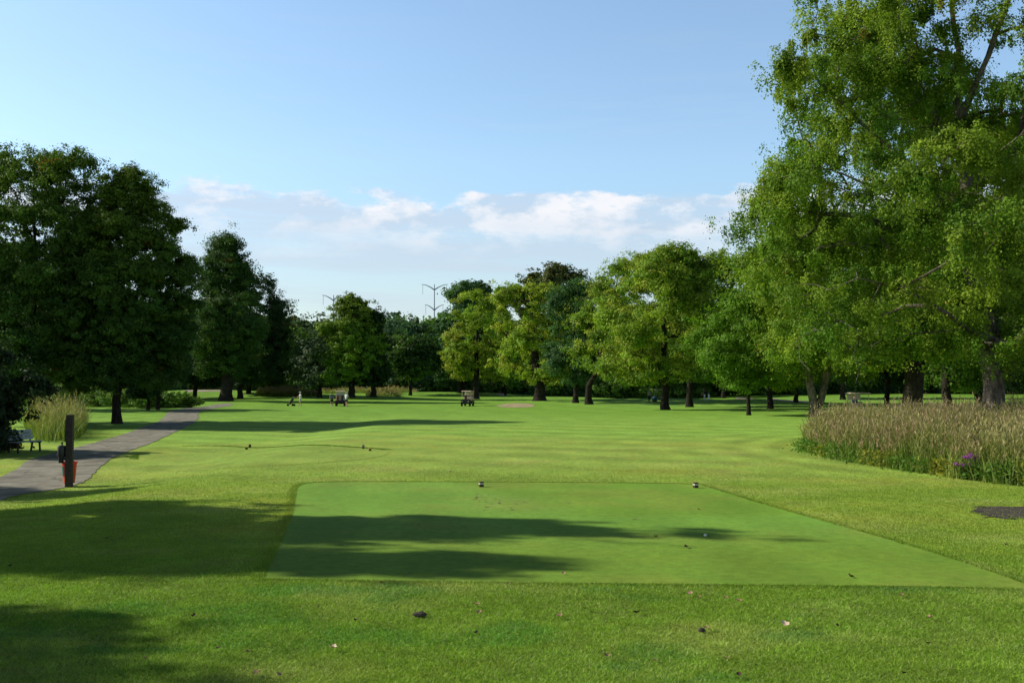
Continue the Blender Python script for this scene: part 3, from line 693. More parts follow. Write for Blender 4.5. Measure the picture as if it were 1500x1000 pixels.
# scattered mid distance trees, left edge and right behind the maples
SM = [tree_mesh(150 + i, 13, .16, 4.6, ('dome', 'oval', 'oval')[i], ncl=150, lpc=110, lsize=.42, cols=c, tr=.5, lobes=.35, clump=1.2) for i, c in enumerate((DK, MID, DK2))]
for i, (bx, by, top, lab) in enumerate([(-60, 600, 330, 'dark tree at the far left edge beyond the meadow clump'), (10, 588, 380, 'dark tree behind the tallest tree at the left edge'), (120, 586, 420, 'dark tree behind the large maple, left side'),
        (90, 581, 430, 'dark tree deep behind the left shrubs'), (362, 577, 470, 'slim trunked tree on the rise right of the thick trunked tree'), (366, 576, 480, 'second slim trunk on the rise right of the thick trunked tree'), (386, 576, 505, 'low tree on the rise left of the leaning tree'),
        (1166, 589, 420, 'dark tree behind the twin trunked maple'), (1300, 598, 380, 'shadowy tree with a slanting trunk left of the massive maple'), (1550, 597, 330, 'dark tree beyond the rough grey trunk, right'), (1630, 610, 250, 'dark tree off to the right of the meadow grass'), (925, 581, 470, 'deep green tree behind the pale green tree'), (1060, 583, 440, 'deep green tree behind the slim bright green tree'),
        (740, 579, 480, 'deep green tree behind the broad yellow green tree'), (1235, 585, 400, 'dark tree far behind the red plumed meadow grass, left'), (1440, 584, 400, 'dark tree far behind the massive maple, right')]):
    p = gp(bx, by); s = (by - top) * p.y / F / 13
    put_tree('broadleaf_tree', p, SM[i % 3], lab, None, i * 1.3, (min(s, 1.4) if s < 1 else s, min(s, 1.4) if s < 1 else s, s))
# trees standing left of the tee, outside the picture, whose shadows reach across it
TEETREE = [tree_mesh(170 + i, 14, .1, 3.6, 'cone', ncl=420, lpc=130, lsize=.3, cols=DK, tr=.5, lobes=.3, clump=.75) for i in range(2)]
for i, (x_, y_, h_, w_) in enumerate([(-21.2, 21.1, 16.8, .62), (-21.6, 17.7, 15.7, .46), (-25, 19.9, 15.2, .62), (-25, 17.9, 14.6, .62), (-22, 18.9, 12.2, .8), (-21.5, 13.2, 12.0, .5), (-23.5, 12.6, 13.6, .7), (-22, 11.7, 12.6, .85), (-21, 10.6, 12.2, .95), (-22, 9.4, 13.4, 1.0), (-23, 7.6, 13, 1.1), (-30.5, 28.9, 14.0, .62), (-26, 13.6, 12, .6)]):
    put_tree('tee_side_tree', (x_, y_, 0), TEETREE[i % 2], 'conical tree in the row standing left of the tee', 'trees in a row left of the tee', i * 1.1, (w_, w_, h_ / 14))

# ------------------------------------------------------------------ shrubs and meadow grass
def shrub(name, label, loc, h, r, cols, seed, ls=.12, ncl=90, lpc=120, grp=None):
    t, l = tree_mesh(seed, h, .03, r, 'dome', ncl=ncl, lpc=lpc, lsize=ls, cols=cols, tr=.08, lobes=.35, clump=r * .16 + .12)
    e = put_tree(name, loc, (t, l), label, grp); e['category'] = 'bush'; return e
p = gp(-52, 668); shrub('evergreen_shrub', 'nearly black evergreen shrub behind the bench at the left edge', p + Vector((-.8, 1.2, 0)), 3.4, 1.3, ((.016, .03, .014), (.02, .036, .016)), 201, .16, 240, 150)
p = gp(-60, 664); shrub('evergreen_shrub', 'second dark evergreen shrub off the left edge behind the path', p, 4.6, 2.3, ((.018, .034, .015),), 202, .17, 200, 130)
for i, (bx, by, h, r, lab) in enumerate([(70, 594, 2.6, 3.2, 'green thicket left of the dark egg shaped dark maple'), (118, 592, 2.6, 3.0, 'green thicket at the left foot of the egg shaped dark maple'), (200, 597, 2.3, 3.0, 'leafy thicket behind the two slim trunks'), (250, 597, 1.9, 2.4, 'low thicket by the path right of the two slim trunks'), (158, 595, 2.4, 2.6, 'leafy thicket directly behind the egg shaped dark maple trunk'),
                                         (1050, 575, 3.5, 6, 'pale bush in the distance under the shadowed tree'), (30, 592, 2.6, 3, 'green thicket behind the pale grass at the left')]):
    shrub('shrub', lab, gp(bx, by), h, r, ((.08, .15, .025), (.065, .13, .02), (.1, .16, .03)), 210 + i, .2, 90, 110)

def meadow(name, label, poly, n, h0, h1, seed, dens_edge=True, cold=None, wscale=1.0):
    rs = np.random.RandomState(seed); P = np.array(poly); lo = P.min(0); hi = P.max(0)
    x = lo[0] + rs.rand(n) * (hi[0] - lo[0]); y = lo[1] + rs.rand(n) * (hi[1] - lo[1]); k = inpoly(x, y, poly); x, y = x[k], y[k]; n = len(x)
    # distance to the boundary
    Q = np.roll(P, -1, 0); dmin = np.full(n, 9.)
    for a, b_ in zip(P, Q):
        ab = b_ - a; t = np.clip(((x - a[0]) * ab[0] + (y - a[1]) * ab[1]) / (ab @ ab), 0, 1); dmin = np.minimum(dmin, np.hypot(x - a[0] - t * ab[0], y - a[1] - t * ab[1]))
    k = rs.rand(n) < .25 + 1.5 * np.clip(fbm(x * 1.1 + 7, y * 1.1) - .25, 0, 1); x, y, dmin = x[k], y[k], dmin[k]; n = len(x)
    big_ = fbm(x * .35, y * .35); hm = (h0 + (h1 - h0) * np.clip(big_ * 1.5 - .25, 0, 1)) * (.62 + .38 * sst(0, .8, dmin)) * (.62 + .76 * fbm(x * .9 + 5, y * .9))
    # leaves
    kl = rs.rand(n) < .84; xl, yl, hl = x[kl], y[kl], hm[kl] * (.3 + .72 * rs.rand(kl.sum()) ** 1.2)
    g1 = np.array((.12, .22, .035)); g2 = np.array((.24, .27, .06)); g3 = np.array((.30, .26, .10))
    m_ = fbm(xl * .8 + 9, yl * .8); c = g1 * (1 - m_[:, None]) + g2 * m_[:, None]
    c = mixc(c, g3, sst(.4, .9, hl / h1) * .6)
    v1, f1, t1 = blades('l', xl, yl, hl, (.022 + .02 * rs.rand(len(xl))) * wscale, c, .8, seed + 1, 2)
    # stems with plumes
    ks = ~kl; xs, ys_, hs = x[ks], y[ks], hm[ks] * (.62 + .55 * rs.rand(ks.sum())); ms = fbm(xs * .6 + 2, ys_ * .6)
    st = np.tile((.24, .27, .08), (len(xs), 1)) * (.7 + .5 * rs.rand(len(xs), 1))
    rs_a = np.random.RandomState(seed + 5); b_ = rs_a.rand(len(xs)) * 6.28; ln = .38 * hs * rs_a.rand(len(xs)); z = H(xs, ys_)
    base = np.stack([xs, ys_, z], 1); tip = base + np.stack([np.cos(b_) * ln, np.sin(b_) * ln, hs], 1)
    a_ = rs_a.rand(len(xs)) * 6.28; W = np.stack([np.cos(a_), np.sin(a_), 0 * a_], 1) * .007 * wscale
    v2 = np.stack([base - W, base + W, tip + W * .5, tip - W * .5], 1).reshape(-1, 3); f2 = np.arange(len(xs) * 4).reshape(-1, 4)
    V = [v1, v2]; Fs = [f1, f2 + len(v1)]; T = [t1, np.repeat(st, 4, 0)]; nb = len(v1) + len(v2)
    ax_ = (tip - base) / hs[:, None]
    pc = np.where((ms > .5)[:, None], np.array((.35, .25, .15)), np.array((.38, .33, .15)))
    for j in range(5):   # loose plume of small spikelets
        f0 = .74 + .06 * j; c0 = base + ax_ * (hs * f0)[:, None]
        o_ = rs_a.randn(len(xs), 3) * .045 * wscale; o_[:, 2] = np.abs(o_[:, 2]) + .10
        a_ = rs_a.rand(len(xs)) * 6.28; W = np.stack([np.cos(a_), np.sin(a_), 0 * a_], 1) * .016 * wscale
        v3 = np.stack([c0, c0 + o_ * .5 + W, c0 + o_, c0 + o_ * .5 - W], 1).reshape(-1, 3)
        V.append(v3); Fs.append(np.arange(len(xs) * 4).reshape(-1, 4) + nb); nb += len(v3); T.append(np.repeat(pc * (.65 + .7 * rs_a.rand(len(xs), 1)), 4, 0))
    v = np.concatenate(V); f = np.concatenate(Fs); t = np.concatenate(T)
    o = meshobj(name, np_mesh(name, v, f, t), None, [M_BLADE]); tag(o, label, 'tall grass', kind='stuff')
    # low leafy weeds along the front edge
    return o
def W2(pts): return [(gp(*p).x, gp(*p).y) for p in pts]
MEAD = W2([(1172, 650), (1185, 662), (1215, 672), (1280, 683), (1350, 694), (1420, 704), (1500, 713), (1620, 732), (1760, 740)]) + [(38, 40), (36, 55), (27, 58), (18.5, 53), (14.3, 46)]
meadow('meadow_grass', 'tall unmown meadow grass with purplish brown plumes along the right side', chaikin(MEAD, 1), 330000, 1.0, 1.62, 61)
ML = W2([(42, 640), (60, 648), (100, 648), (120, 640), (128, 628), (118, 618), (60, 616), (34, 622)])
meadow('plume_grass', 'tall grass clump with pale plumes behind the bench on the left', chaikin(ML, 1), 26000, 1.5, 2.3, 62, wscale=1.3)
for i, pts in enumerate([[(540, 582), (585, 581), (590, 577), (560, 574), (535, 576)], [(470, 577), (600, 574.5), (640, 573), (560, 571), (470, 572)], [(375, 580), (440, 581), (470, 579), (430, 576), (380, 577)], [(640, 573.5), (720, 573), (720, 571), (640, 571)]]):
    PW = W2(pts); meadow('distant_meadow', ['small dark patch of uncut grass under the upright oval maple', 'wide band of tan meadow grass before the far woods', 'strip of uncut grass behind the golfer with the trolley', 'pale uncut grass at the foot of the blue green tree'][i], PW, 40000 if i != 1 else 90000, .8, 1.5, 63 + i, wscale=3.5)
# weeds along the front of the meadow
rsw = np.random.RandomState(77)
front = np.array(W2([(1180, 660), (1215, 670), (1280, 681), (1350, 692), (1420, 702), (1500, 711), (1620, 728)]))
vv = []; cc = []
n = 30000; i = rsw.randint(0, len(front) - 1, n); t = rsw.rand(n, 1); c0 = front[i] * (1 - t) + front[i + 1] * t + rsw.randn(n, 2) * np.array([.35, .35]) + np.array([.35, .5])
hmax = .25 + .75 * fbm(c0[:, 0] * .9, c0[:, 1] * .9) * sst(5, 16, c0[:, 0]) ; z = H(c0[:, 0], c0[:, 1]) + rsw.rand(n) * hmax
P = np.stack([c0[:, 0], c0[:, 1], z], 1); nr = rsw.randn(n, 3) + np.array([-.2, -.2, .6]); nr /= np.linalg.norm(nr, axis=1)[:, None]; t1 = np.cross(nr, rsw.randn(n, 3)); t1 /= np.linalg.norm(t1, axis=1)[:, None]; t2 = np.cross(nr, t1)
s = (.03 + .05 * rsw.rand(n, 1)); v = np.stack([P - t1 * s, P + t2 * s * .4, P + t1 * s, P - t2 * s * .4], 1).reshape(-1, 3)
mm_ = fbm(c0[:, 0] * .7 + 3, c0[:, 1] * .7); c = mixc(np.tile((.10, .21, .03), (n, 1)), (.28, .28, .04), sst(.4, .7, mm_)) * (.6 + .8 * rsw.rand(n, 1))
o = meshobj('leafy_weeds', np_mesh('leafy_weeds', v, np.arange(n * 4).reshape(n, 4), np.repeat(c, 4, 0)), None, [M_LEAF]); tag(o, 'low leafy green weeds along the front edge of the tall meadow grass', 'weeds', kind='stuff')

# purple flowers
def ironweed(px, py, label, seed, h):
    r_ = random.Random(seed); p = gp(px, py); e = empty('flowering_plant', p, 0, label, 'flower')
    st = MB(); heads = []; lv = []
    for k in range(9):
        a = r_.uniform(0, 6.28); t = Vector((math.cos(a) * .25 * r_.random() + .02, math.sin(a) * .2 * r_.random(), h * r_.uniform(.82, 1.05)))
        st.tube([(0, 0, 0), t * .5 + Vector((0, 0, .05)), t], [.008, .006, .004], 5); heads.append(t)
        for j in range(14):
            q_ = t * r_.uniform(.3, .95); lv.append(q_)
    st.build('stem', paint('stem_green', (.06, .12, .03)), e)
    fl = MB()
    for t in heads:
        for _ in range(9): fl.ball(t + Vector((r_.gauss(0, .045), r_.gauss(0, .045), r_.gauss(0, .02))), r_.uniform(.012, .022), 1)
    fl.build('blossom', paint('purple_petals', (.30, .06, .33), .8, .4, 40), e)
    lm_ = MB()
    for q_ in lv:
        a = r_.uniform(0, 6.28); d = Vector((math.cos(a), math.sin(a), r_.uniform(-.3, .3))) * r_.uniform(.09, .15); sd = d.cross(Vector((0, 0, 1))).normalized() * .022
        vs_ = [lm_.bm.verts.new(v) for v in (q_, q_ + d * .5 + sd, q_ + d, q_ + d * .5 - sd)]; lm_.bm.faces.new(vs_)
    lm_.build('leaf', paint('weed_leaf', (.06, .14, .025), .6), e, False)
ironweed(1421, 703, 'plant with purple blossoms at the front of the meadow grass, taller of two', 1, .66)
ironweed(1411, 702, 'plant with a few purple blossoms just left of the taller one, lower', 2, .42)

# ------------------------------------------------------------------ furniture by the path
M_WOODD = paint('dark_weathered_wood', (.045, .035, .026), .85, .4, 14, bump=.5)
M_BLK = paint('black_plastic', (.018, .018, .02), .45, .2, 6)
M_RED = paint('red_plastic', (.6, .025, .015), .4, .12, 5); M_GRN = paint('green_plastic', (.01, .10, .075), .45, .15, 5); M_ORG = paint('orange_plastic', (.75, .14, .05), .5, .1, 5)
M_SLAT = paint('grey_white_slats', (.30, .33, .37), .6, .15, 9); M_METD = paint('dark_metal', (.03, .03, .032), .4, .2, 9, metal=.6)
pp = gp(101, 713); S = pp.y / F
e = empty('wooden_post', pp, .12, 'dark square wooden post standing upright beside the cart path', 'post')
MB().box((0, 0, 105 * S / 2 - .15), (9.2 * S, 9.2 * S, 105 * S + .3), bev=.012).build('post_shaft', M_WOODD, e)
MB().box((-5.4 * S, 0, 82 * S), (1.4 * S, 6 * S, 32 * S), bev=.004).build('side_board', M_BLK, e)
e = empty('ball_washer', pp, .1, 'black ball washer mounted on the left side of the wooden post', 'ball washer')
cx_ = -11.2 * S
MB().lathe([(0.0, 44 * S), (5.2 * S, 44 * S), (5.8 * S, 46 * S), (5.8 * S, 58 * S), (5.0 * S, 60 * S), (1 * S, 61 * S), (0, 61 * S)], (cx_, 0, 0), 18).build('washer_drum', M_BLK, e)
MB().lathe([(0, 60.5 * S), (.8 * S, 60.5 * S), (.8 * S, 62 * S), (1.5 * S, 62.6 * S), (1.5 * S, 64.5 * S), (.7 * S, 65.3 * S), (0, 65.4 * S)], (cx_ + .5 * S, 0, 0), 12).build('plunger_knob', M_BLK, e)
MB().lathe([(0, 35 * S), (2.6 * S, 35 * S), (3.3 * S, 36 * S), (3.6 * S, 44.2 * S), (0, 44.2 * S)], (cx_ - .8 * S, 0, 0), 14).build('drain_cup', M_BLK, e)
MB().box((-7 * S, 0, 42 * S), (5 * S, 3 * S, 5 * S), bev=.01).build('bracket', M_METD, e)
e = empty('red_bin', pp + Vector((-5.0 * S, 9.4 * S, 0)), 0, 'red tapered bin with a green side panel hanging behind the wooden post', 'bin')
bmx = MB(); bmx.lathe([(0, 5 * S), (7.6 * S, 5 * S), (8.6 * S, 14 * S), (10.2 * S, 34 * S), (11.3 * S, 34 * S), (11.3 * S, 36 * S), (9.6 * S, 36 * S), (8.2 * S, 12 * S), (0, 10 * S)], (1.0 * S, 0, 0), 28).build('bin_body', M_RED, e)
# panel wraps the bin's left flank
pm = MB(); rows = []
for zz in (16, 30): rows.append([pm.bm.verts.new((1.0 * S + (8.95 + (zz - 16) * .075) * S * math.cos(a), (8.95 + (zz - 16) * .075) * S * math.sin(a), zz * S)) for a in [R(175 + k * 9) for k in range(9)]])
for k in range(8): pm.bm.faces.new((rows[0][k], rows[0][k + 1], rows[1][k + 1], rows[1][k]))
pm.build('green_panel', M_GRN, e)
pm = MB(); rows = []
for zz in (6, 14.5): rows.append([pm.bm.verts.new((1.0 * S + (7.95 + (zz - 6) * .095) * S * math.cos(a), (7.95 + (zz - 6) * .095) * S * math.sin(a), zz * S)) for a in [R(180 + k * 9) for k in range(9)]])
for k in range(8): pm.bm.faces.new((rows[0][k], rows[0][k + 1], rows[1][k + 1], rows[1][k]))
pm.build('orange_panel', M_ORG, e)
MB().tube([(1 * S + 9 * S, 0, 34 * S), (1 * S + 7 * S, -3 * S, 38 * S), (0, -4 * S, 38.5 * S), (-6 * S, -3 * S, 38 * S), (-8 * S, 0, 34 * S)], .006, 6).build('wire_handle', M_METD, e)

pb_ = gp(36, 662); S = pb_.y / F * 1.0
e = empty('park_bench', pb_, R(74), 'dark framed park bench with pale grey back slats beside the cart path', 'bench')
# local: x along the bench, -y is the front
LB = .62
for sx_ in (-LB, LB):
    MB().box((sx_, -.21, .21), (.055, .07, .46), (R(-6), 0, 0), bev=.008).build('leg', M_WOODD, e)
    MB().box((sx_, .2, .21), (.055, .07, .46), (R(10), 0, 0), bev=.008).build('leg', M_WOODD, e)
    MB().box((sx_, 0, .40), (.05, .56, .06), bev=.006).build('seat_support', M_WOODD, e)
    MB().box((sx_, .33, .62), (.05, .05, .56), (R(-16), 0, 0), bev=.006).build('back_support', M_WOODD, e)
for k in range(4): MB().box((0, -.24 + k * .145, .445), (1.5, .125, .032), bev=.006).build('seat_slat', M_SLAT, e)
for k in range(3): MB().box((0, .268 + k * .042, .57 + k * .145), (1.5, .03, .125), (R(-16), 0, 0), bev=.006).build('back_slat', M_SLAT, e)

# ------------------------------------------------------------------ tee markers
M_LOG = paint('cut_log', (.50, .40, .24), .8, .25, 18); M_BAND = paint('cream_band', (.62, .58, .5), .7, .1, 10); M_DW = paint('dark_bark_block', (.06, .035, .02), .9, .3, 20); M_YEL = paint('yellow_paint', (.6, .38, .04), .7, .2, 12)
def marker(px, py, label, w, h, top, band, grp=None):
    p = gp(px, py); s = p.y / F; w *= s; h *= s
    e = empty('tee_marker', p + Vector((0, 0, .008)), R(18), label, 'tee marker', grp)
    b_ = MB(); b_.box((0, 0, h * .25), (w, w, h * .5), bev=.006); b_.build('block', M_DW, e)
    MB().box((0, 0, h * .62), (w * 1.02, w * 1.02, h * .25), bev=.004).build('band', band, e)
    MB().box((0, 0, h * .87), (w, w, h * .25), bev=.006).build('cap', top, e)
marker(705, 713.2, 'square wooden tee marker with a pale band on the tee, left one', 6.2, 7.6, M_DW, M_BAND)
marker(1019, 714.5, 'square wooden tee marker with a pale band near the tee corner, right one', 6.2, 7.6, M_DW, M_BAND)
marker(366, 655.5, 'dark wooden block marker on the forward tee, left pair', 3.4, 4.5, M_DW, M_DW)
marker(361, 658.5, 'yellow topped block marker on the forward tee, left pair', 3.6, 4.2, M_YEL, M_DW)
marker(532, 657, 'brown wooden block marker on the forward tee, right pair', 3.4, 5, M_DW, M_LOG)
marker(542, 660.3, 'low yellow topped block marker on the forward tee, right pair', 3.2, 3.4, M_YEL, M_DW)

# ------------------------------------------------------------------ fallen leaves, clods, ball, divots
M_DEAD = paint('dead_leaf', (.30, .19, .10), .8, .4, 30); M_PALE = paint('pale_leaf', (.62, .47, .34), .7, .2, 30); M_DARKL = paint('dark_leaf', (.06, .035, .025), .85, .4, 30); M_PINK = paint('pinkish_leaf', (.42, .24, .17), .8, .3, 30)
def leaf(px, py, w, m_, label, grp, seed, hgt=.02):
    r_ = random.Random(seed); p = gp(px, py); s = p.y / F; w = w * s * 1.1
    bm = bmesh.new(); n = 6; rows = []
    for i in range(n + 1):
        u = i / n; hw = w * .36 * math.sin(math.pi * (u * .92 + .04)) * (1 + .35 * math.sin(i * 2.4 + seed)); cz = w * .28 * (2 * u - 1) ** 2 + r_.uniform(0, .004)
        rows.append([bm.verts.new(((u - .5) * w, k * hw, cz + abs(k) * hw * r_.uniform(.3, .8))) for k in (-1, 0, 1)])
    for a, b_ in zip(rows, rows[1:]):
        for k in range(2): bm.faces.new((a[k], a[k + 1], b_[k + 1], b_[k]))
    me = bpy.data.meshes.new('fallen_leaf'); bm.to_mesh(me); bm.free(); o = meshobj('fallen_leaf', me, None, [m_])
    me.polygons.foreach_set('use_smooth', [True] * len(me.polygons))
    o.location = p + Vector((0, 0, hgt + .006)); o.rotation_euler = (r_.uniform(-.5, .5), r_.uniform(-.3, .3), r_.uniform(0, 6.28)); tag(o, label, 'leaf', grp)
leaf(488, 955, 13, M_PALE, 'large pale curled leaf lying on the grass at the lower left', None, 1, .035)
leaf(1151, 920, 13, M_PALE, 'tan curled leaf right of centre on the foreground grass', None, 2, .03)
for i, (x_, y_, w_) in enumerate([(212, 970, 7), (376, 992, 12), (408, 994, 9), (699, 890, 9), (702, 901, 7), (820, 907, 10), (1082, 885, 10), (1063, 880, 7), (1010, 874, 9), (1025, 879, 7), (1363, 909, 9), (560, 856, 7), (744, 857, 7), (363, 960, 8), (960, 973, 7), (889, 966, 9), (1066, 970, 7), (1320, 876, 8), (1246, 893, 6), (1036, 925, 9), (660, 692, 5), (960, 788, 7), (826, 842, 6)]):
    leaf(x_, y_, w_, (M_PINK, M_DEAD)[i % 2], 'small dry brown leaf lying in the grass around the tee', 'dry leaves scattered on the grass', 10 + i, .03 if y_ > 860 else .015)
for i, (x_, y_, w_) in enumerate([(283, 907, 8), (320, 955, 7), (696, 932, 8), (857, 896, 6), (933, 902, 10), (780, 967, 4), (1226, 921, 7), (1360, 948, 9), (1415, 944, 5), (1323, 992, 8), (1083, 995, 10), (1108, 980, 6), (1246, 846.5, 11), (1023, 747, 5), (1474, 799, 5), (1005, 803, 9), (467, 893, 4), (521, 913, 6), (157, 790, 6), (15, 831, 8)]):
    leaf(x_, y_, w_, M_DARKL, 'small dark shrivelled leaf lying in the grass around the tee', 'dark shrivelled leaves on the grass', 50 + i, .03 if y_ > 860 else .012)
def clod(px, py, w, h, m_, name, label, cat, seed, grp=None):
    p = gp(px, py); s = p.y / F; bm = bmesh.new(); bmesh.ops.create_icosphere(bm, subdivisions=3, radius=1)
    for v in bm.verts:
        k = 1 + .45 * noise.noise(v.co * 2.2 + Vector((seed, 0, 0))) + .18 * noise.noise(v.co * 6); v.co = Vector((v.co.x * w * s / 2 * k, v.co.y * w * s / 2.6 * k, v.co.z * h * s / 2 * k))
    me = bpy.data.meshes.new(name); bm.to_mesh(me); bm.free(); me.polygons.foreach_set('use_smooth', [True] * len(me.polygons)); o = meshobj(name, me, None, [m_]); o.location = p + Vector((0, 0, h * s * .35 + (.018 if py > 860 else 0))); tag(o, label, cat, grp)
clod(615, 904, 19, 7, M_SOIL, 'soil_clod', 'black lump of soil on the foreground grass left of centre', 'soil clod', 1)
clod(1028, 927, 10, 6, M_SOIL, 'soil_clod', 'small black lump of soil beside a tan leaf, right of centre', 'soil clod', 2)
p = gp(1033, 786); MB().ball((0, 0, 0), .024, 3).build('golf_ball', paint('ball_white', (.8, .8, .78), .4, .03), None); o = bpy.data.objects['golf_ball']; o.location = p + Vector((0, 0, .03)); tag(o, 'small white golf ball lying on the tee below the right marker', 'golf ball')
M_DIV = paint('divot_soil', (.16, .09, .045), .95, .4, 20)
rd = random.Random(9)
for k in range(34):
    x_, y_ = (rd.gauss(703, 9), rd.gauss(730, 6)) if k < 12 else ((rd.gauss(738, 18), rd.gauss(737, 6)) if k < 26 else (rd.uniform(560, 1000), rd.uniform(725, 840)))
    p = gp(x_, y_); w_ = rd.uniform(.02, .045)
    bm = bmesh.new(); bmesh.ops.create_circle(bm, cap_ends=True, segments=9, radius=1)
    for v in bm.verts: v.co = Vector((v.co.x * w_ * rd.uniform(.6, 1.2), v.co.y * w_ * rd.uniform(1, 2), rd.uniform(0, .002)))
    me = bpy.data.meshes.new('divot'); bm.to_mesh(me); bm.free(); o = meshobj('divot', me, None, [M_DIV]); o.location = p + Vector((0, 0, .012)); tag(o, 'small brown divot cut in the tee turf', 'divot', 'divots scarring the tee')

# ------------------------------------------------------------------ people
M_SKIN = paint('skin', (.48, .27, .18), .6, .06, 12); M_WHITE = paint('white_cloth', (.72, .74, .78), .8, .06, 12); M_BLACKC = paint('black_cloth', (.018, .018, .024), .85, .2, 12)
M_NAVY = paint('slate_cloth', (.10, .11, .17), .8, .15, 12); M_PINKC = paint('pale_pink_cloth', (.6, .5, .55), .8, .08, 12); M_HAIR = paint('brown_hair', (.045, .028, .018), .7, .3, 40); M_SHOE = paint('white_shoe', (.75, .75, .75), .5, .05, 12); M_GREYC = paint('grey_cloth', (.33, .33, .36), .8, .1, 12)
def skin_mesh(name, V, E, Rd, sub=1):
    me = bpy.data.meshes.new(name); me.from_pydata([tuple(v) for v in V], E, []); me.update()
    o = bpy.data.objects.new(name, me); link(o); o.modifiers.new('s', 'SKIN'); sl = me.skin_vertices[0].data
    for i, r_ in enumerate(Rd): sl[i].radius = r_ if hasattr(r_, '__len__') else (r_, r_); sl[i].use_root = (i == 0)
    if sub: md = o.modifiers.new('b', 'SUBSURF'); md.levels = sub; md.render_levels = sub
    dg = bpy.context.evaluated_depsgraph_get(); m2 = bpy.data.meshes.new_from_object(o.evaluated_get(dg)); m2.name = name
    bpy.data.objects.remove(o); bpy.data.meshes.remove(me); m2.polygons.foreach_set('use_smooth', [True] * len(m2.polygons)); m2.materials.clear(); return m2
def person(loc, rz, label, top, bottom, hat=None, hair=M_HAIR, arms=((-.26, -.05, 1.12, -.28, -.2, .92), (.26, -.05, 1.12, .28, -.2, .92)), stride=.12, seated=False, shoes=M_SHOE, long_=False, lean=0, ht=1.72, sleeve=.6, bend=0):
    """faces local -y"""
    e = empty('person', loc, rz, label, 'person'); e.scale = (ht / 1.75,) * 3
    V = []; E = []; Rd = []
    def add(p, r_, par=None): V.append(Vector(p)); Rd.append(r_); (E.append((par, len(V) - 1)) if par is not None else None); return len(V) - 1
    dz = -.48 if seated else 0
    sh = lambda z: -bend * max(0, z - .95)
    pel = add((0, 0, .95 + dz), (.14, .10)); wa = add((0, sh(1.12), 1.12 + dz), (.125, .09), pel); ch = add((0, sh(1.32) - lean * .5, 1.32 + dz), (.155, .105), wa); nk = add((0, sh(1.47) - lean, 1.47 + dz), (.07, .065), ch); hd = add((0, sh(1.56) - lean - .01, 1.56 + dz), (.052, .055), nk)
    ar = []
    for sx_, A in zip((-1, 1), arms):
        s_ = add((sx_ * .175, sh(1.42) - lean * .8, 1.42 + dz), .058, ch); el = add((A[0], A[1], A[2] + dz), .043, s_); wr = add((A[3], A[4], A[5] + dz), .028, el); ar.append((s_, el, wr))
        d = (V[wr] - V[el]).normalized(); pm_ = add(V[wr] + d * .06, (.036, .02), wr); side = d.cross(Vector((sx_, 0, .3))).normalized()
        for k, (o_, l_) in enumerate(((-.026, .065), (-.009, .08), (.009, .075), (.026, .06))):
            k0 = add(V[wr] + d * .10 + side * o_, .010, pm_); k1 = add(V[k0] + (d + Vector((-sx_ * .3, -.2, 0))).normalized() * l_ * .5, .009, k0); add(V[k1] + (d + Vector((-sx_ * .8, -.5, 0))).normalized() * l_ * .5, .008, k1)
        t0 = add(V[wr] + d * .04 - side * .035, .011, pm_); add(V[t0] + (d - side * .7).normalized() * .045, .009, t0)
    lg = []
    for sx_ in (-1, 1):
        st = stride * sx_
        if seated: pts = [(sx_ * .1, -.02, .44), (sx_ * .11, -.42, .5), (sx_ * .11, -.48, .08), (sx_ * .11, -.62, .04)]
        else: pts = [(sx_ * .09, 0, .88), (sx_ * .10, -st * .5 - .02, .49), (sx_ * .11, -st + .02, .09), (sx_ * .12, -st - .12, .04)]
        h_ = add(pts[0], .095, pel); k_ = add(pts[1], .062, h_); a_ = add(pts[2], .042, k_); f_ = add(pts[3], (.042, .035), a_); lg.append((h_, k_, a_, f_))
    me = skin_mesh('body', V, E, Rd, 1); bm = bmesh.new(); bm.from_mesh(me)
    hc = V[hd] + Vector((0, -.015, .10))
    tmp = MB(); tmp.bm.free(); tmp.bm = bm
    tmp.ball(hc, (.078, .095, .115), 3); tmp.ball(hc + Vector((0, -.097, -.02)), (.014, .022, .024), 1)
    for sx_ in (-1, 1): tmp.ball(hc + Vector((sx_ * .08, 0, -.01)), (.012, .022, .032), 1)
    bm.to_mesh(me); bm.free(); me.polygons.foreach_set('use_smooth', [True] * len(me.polygons)); meshobj('body', me, e, [M_SKIN])
    ft = MB()
    for sx_ in (-1, 1): ft.ball(hc + Vector((sx_ * .03, -.088, 0)), (.012, .008, .007), 1)
    ft.ball(hc + Vector((0, -.09, -.055)), (.024, .008, .006), 1); ft.build('face_features', M_HAIR, e)
    # hair
    hm = MB(); hm.ball(hc + Vector((0, .018, .022)), (.086, .092, .108), 2)
    if hat is None: hm.tube([hc + Vector((0, .08, .0)), hc + Vector((0, .12, -.1)), hc + Vector((0, .10, -.24))], [.03, .032, .012], 8)
    hm.build('hair', hair, e)
    if hat:
        c = MB(); c.lathe([(.097, 0), (.099, .03), (.088, .07), (.05, .098), (0, .104)], hc + Vector((0, .005, .035)), 18); c.box(hc + Vector((0, -.135, .045)), (.13, .11, .012), (R(8), 0, 0), bev=.004); c.build('cap', hat, e)
    # shirt
    sv = [V[pel] + Vector((0, 0, -.09)), V[pel] + Vector((0, 0, .03)), V[wa], V[ch], V[nk] - Vector((0, 0, .01))]; se = [(0, 1), (1, 2), (2, 3), (3, 4)]; sr = [(.17, .135), (.168, .135), (.165, .135), (.19, .15), (.10, .095)]
    for (s_, el, wr) in ar:
        b0 = len(sv); sv += [V[s_], V[s_].lerp(V[el], sleeve)]; se += [(3, b0), (b0, b0 + 1)]; sr += [.085, .07]
    ms = skin_mesh('shirt', sv, se, sr, 1); meshobj('shirt', ms, e, [top])
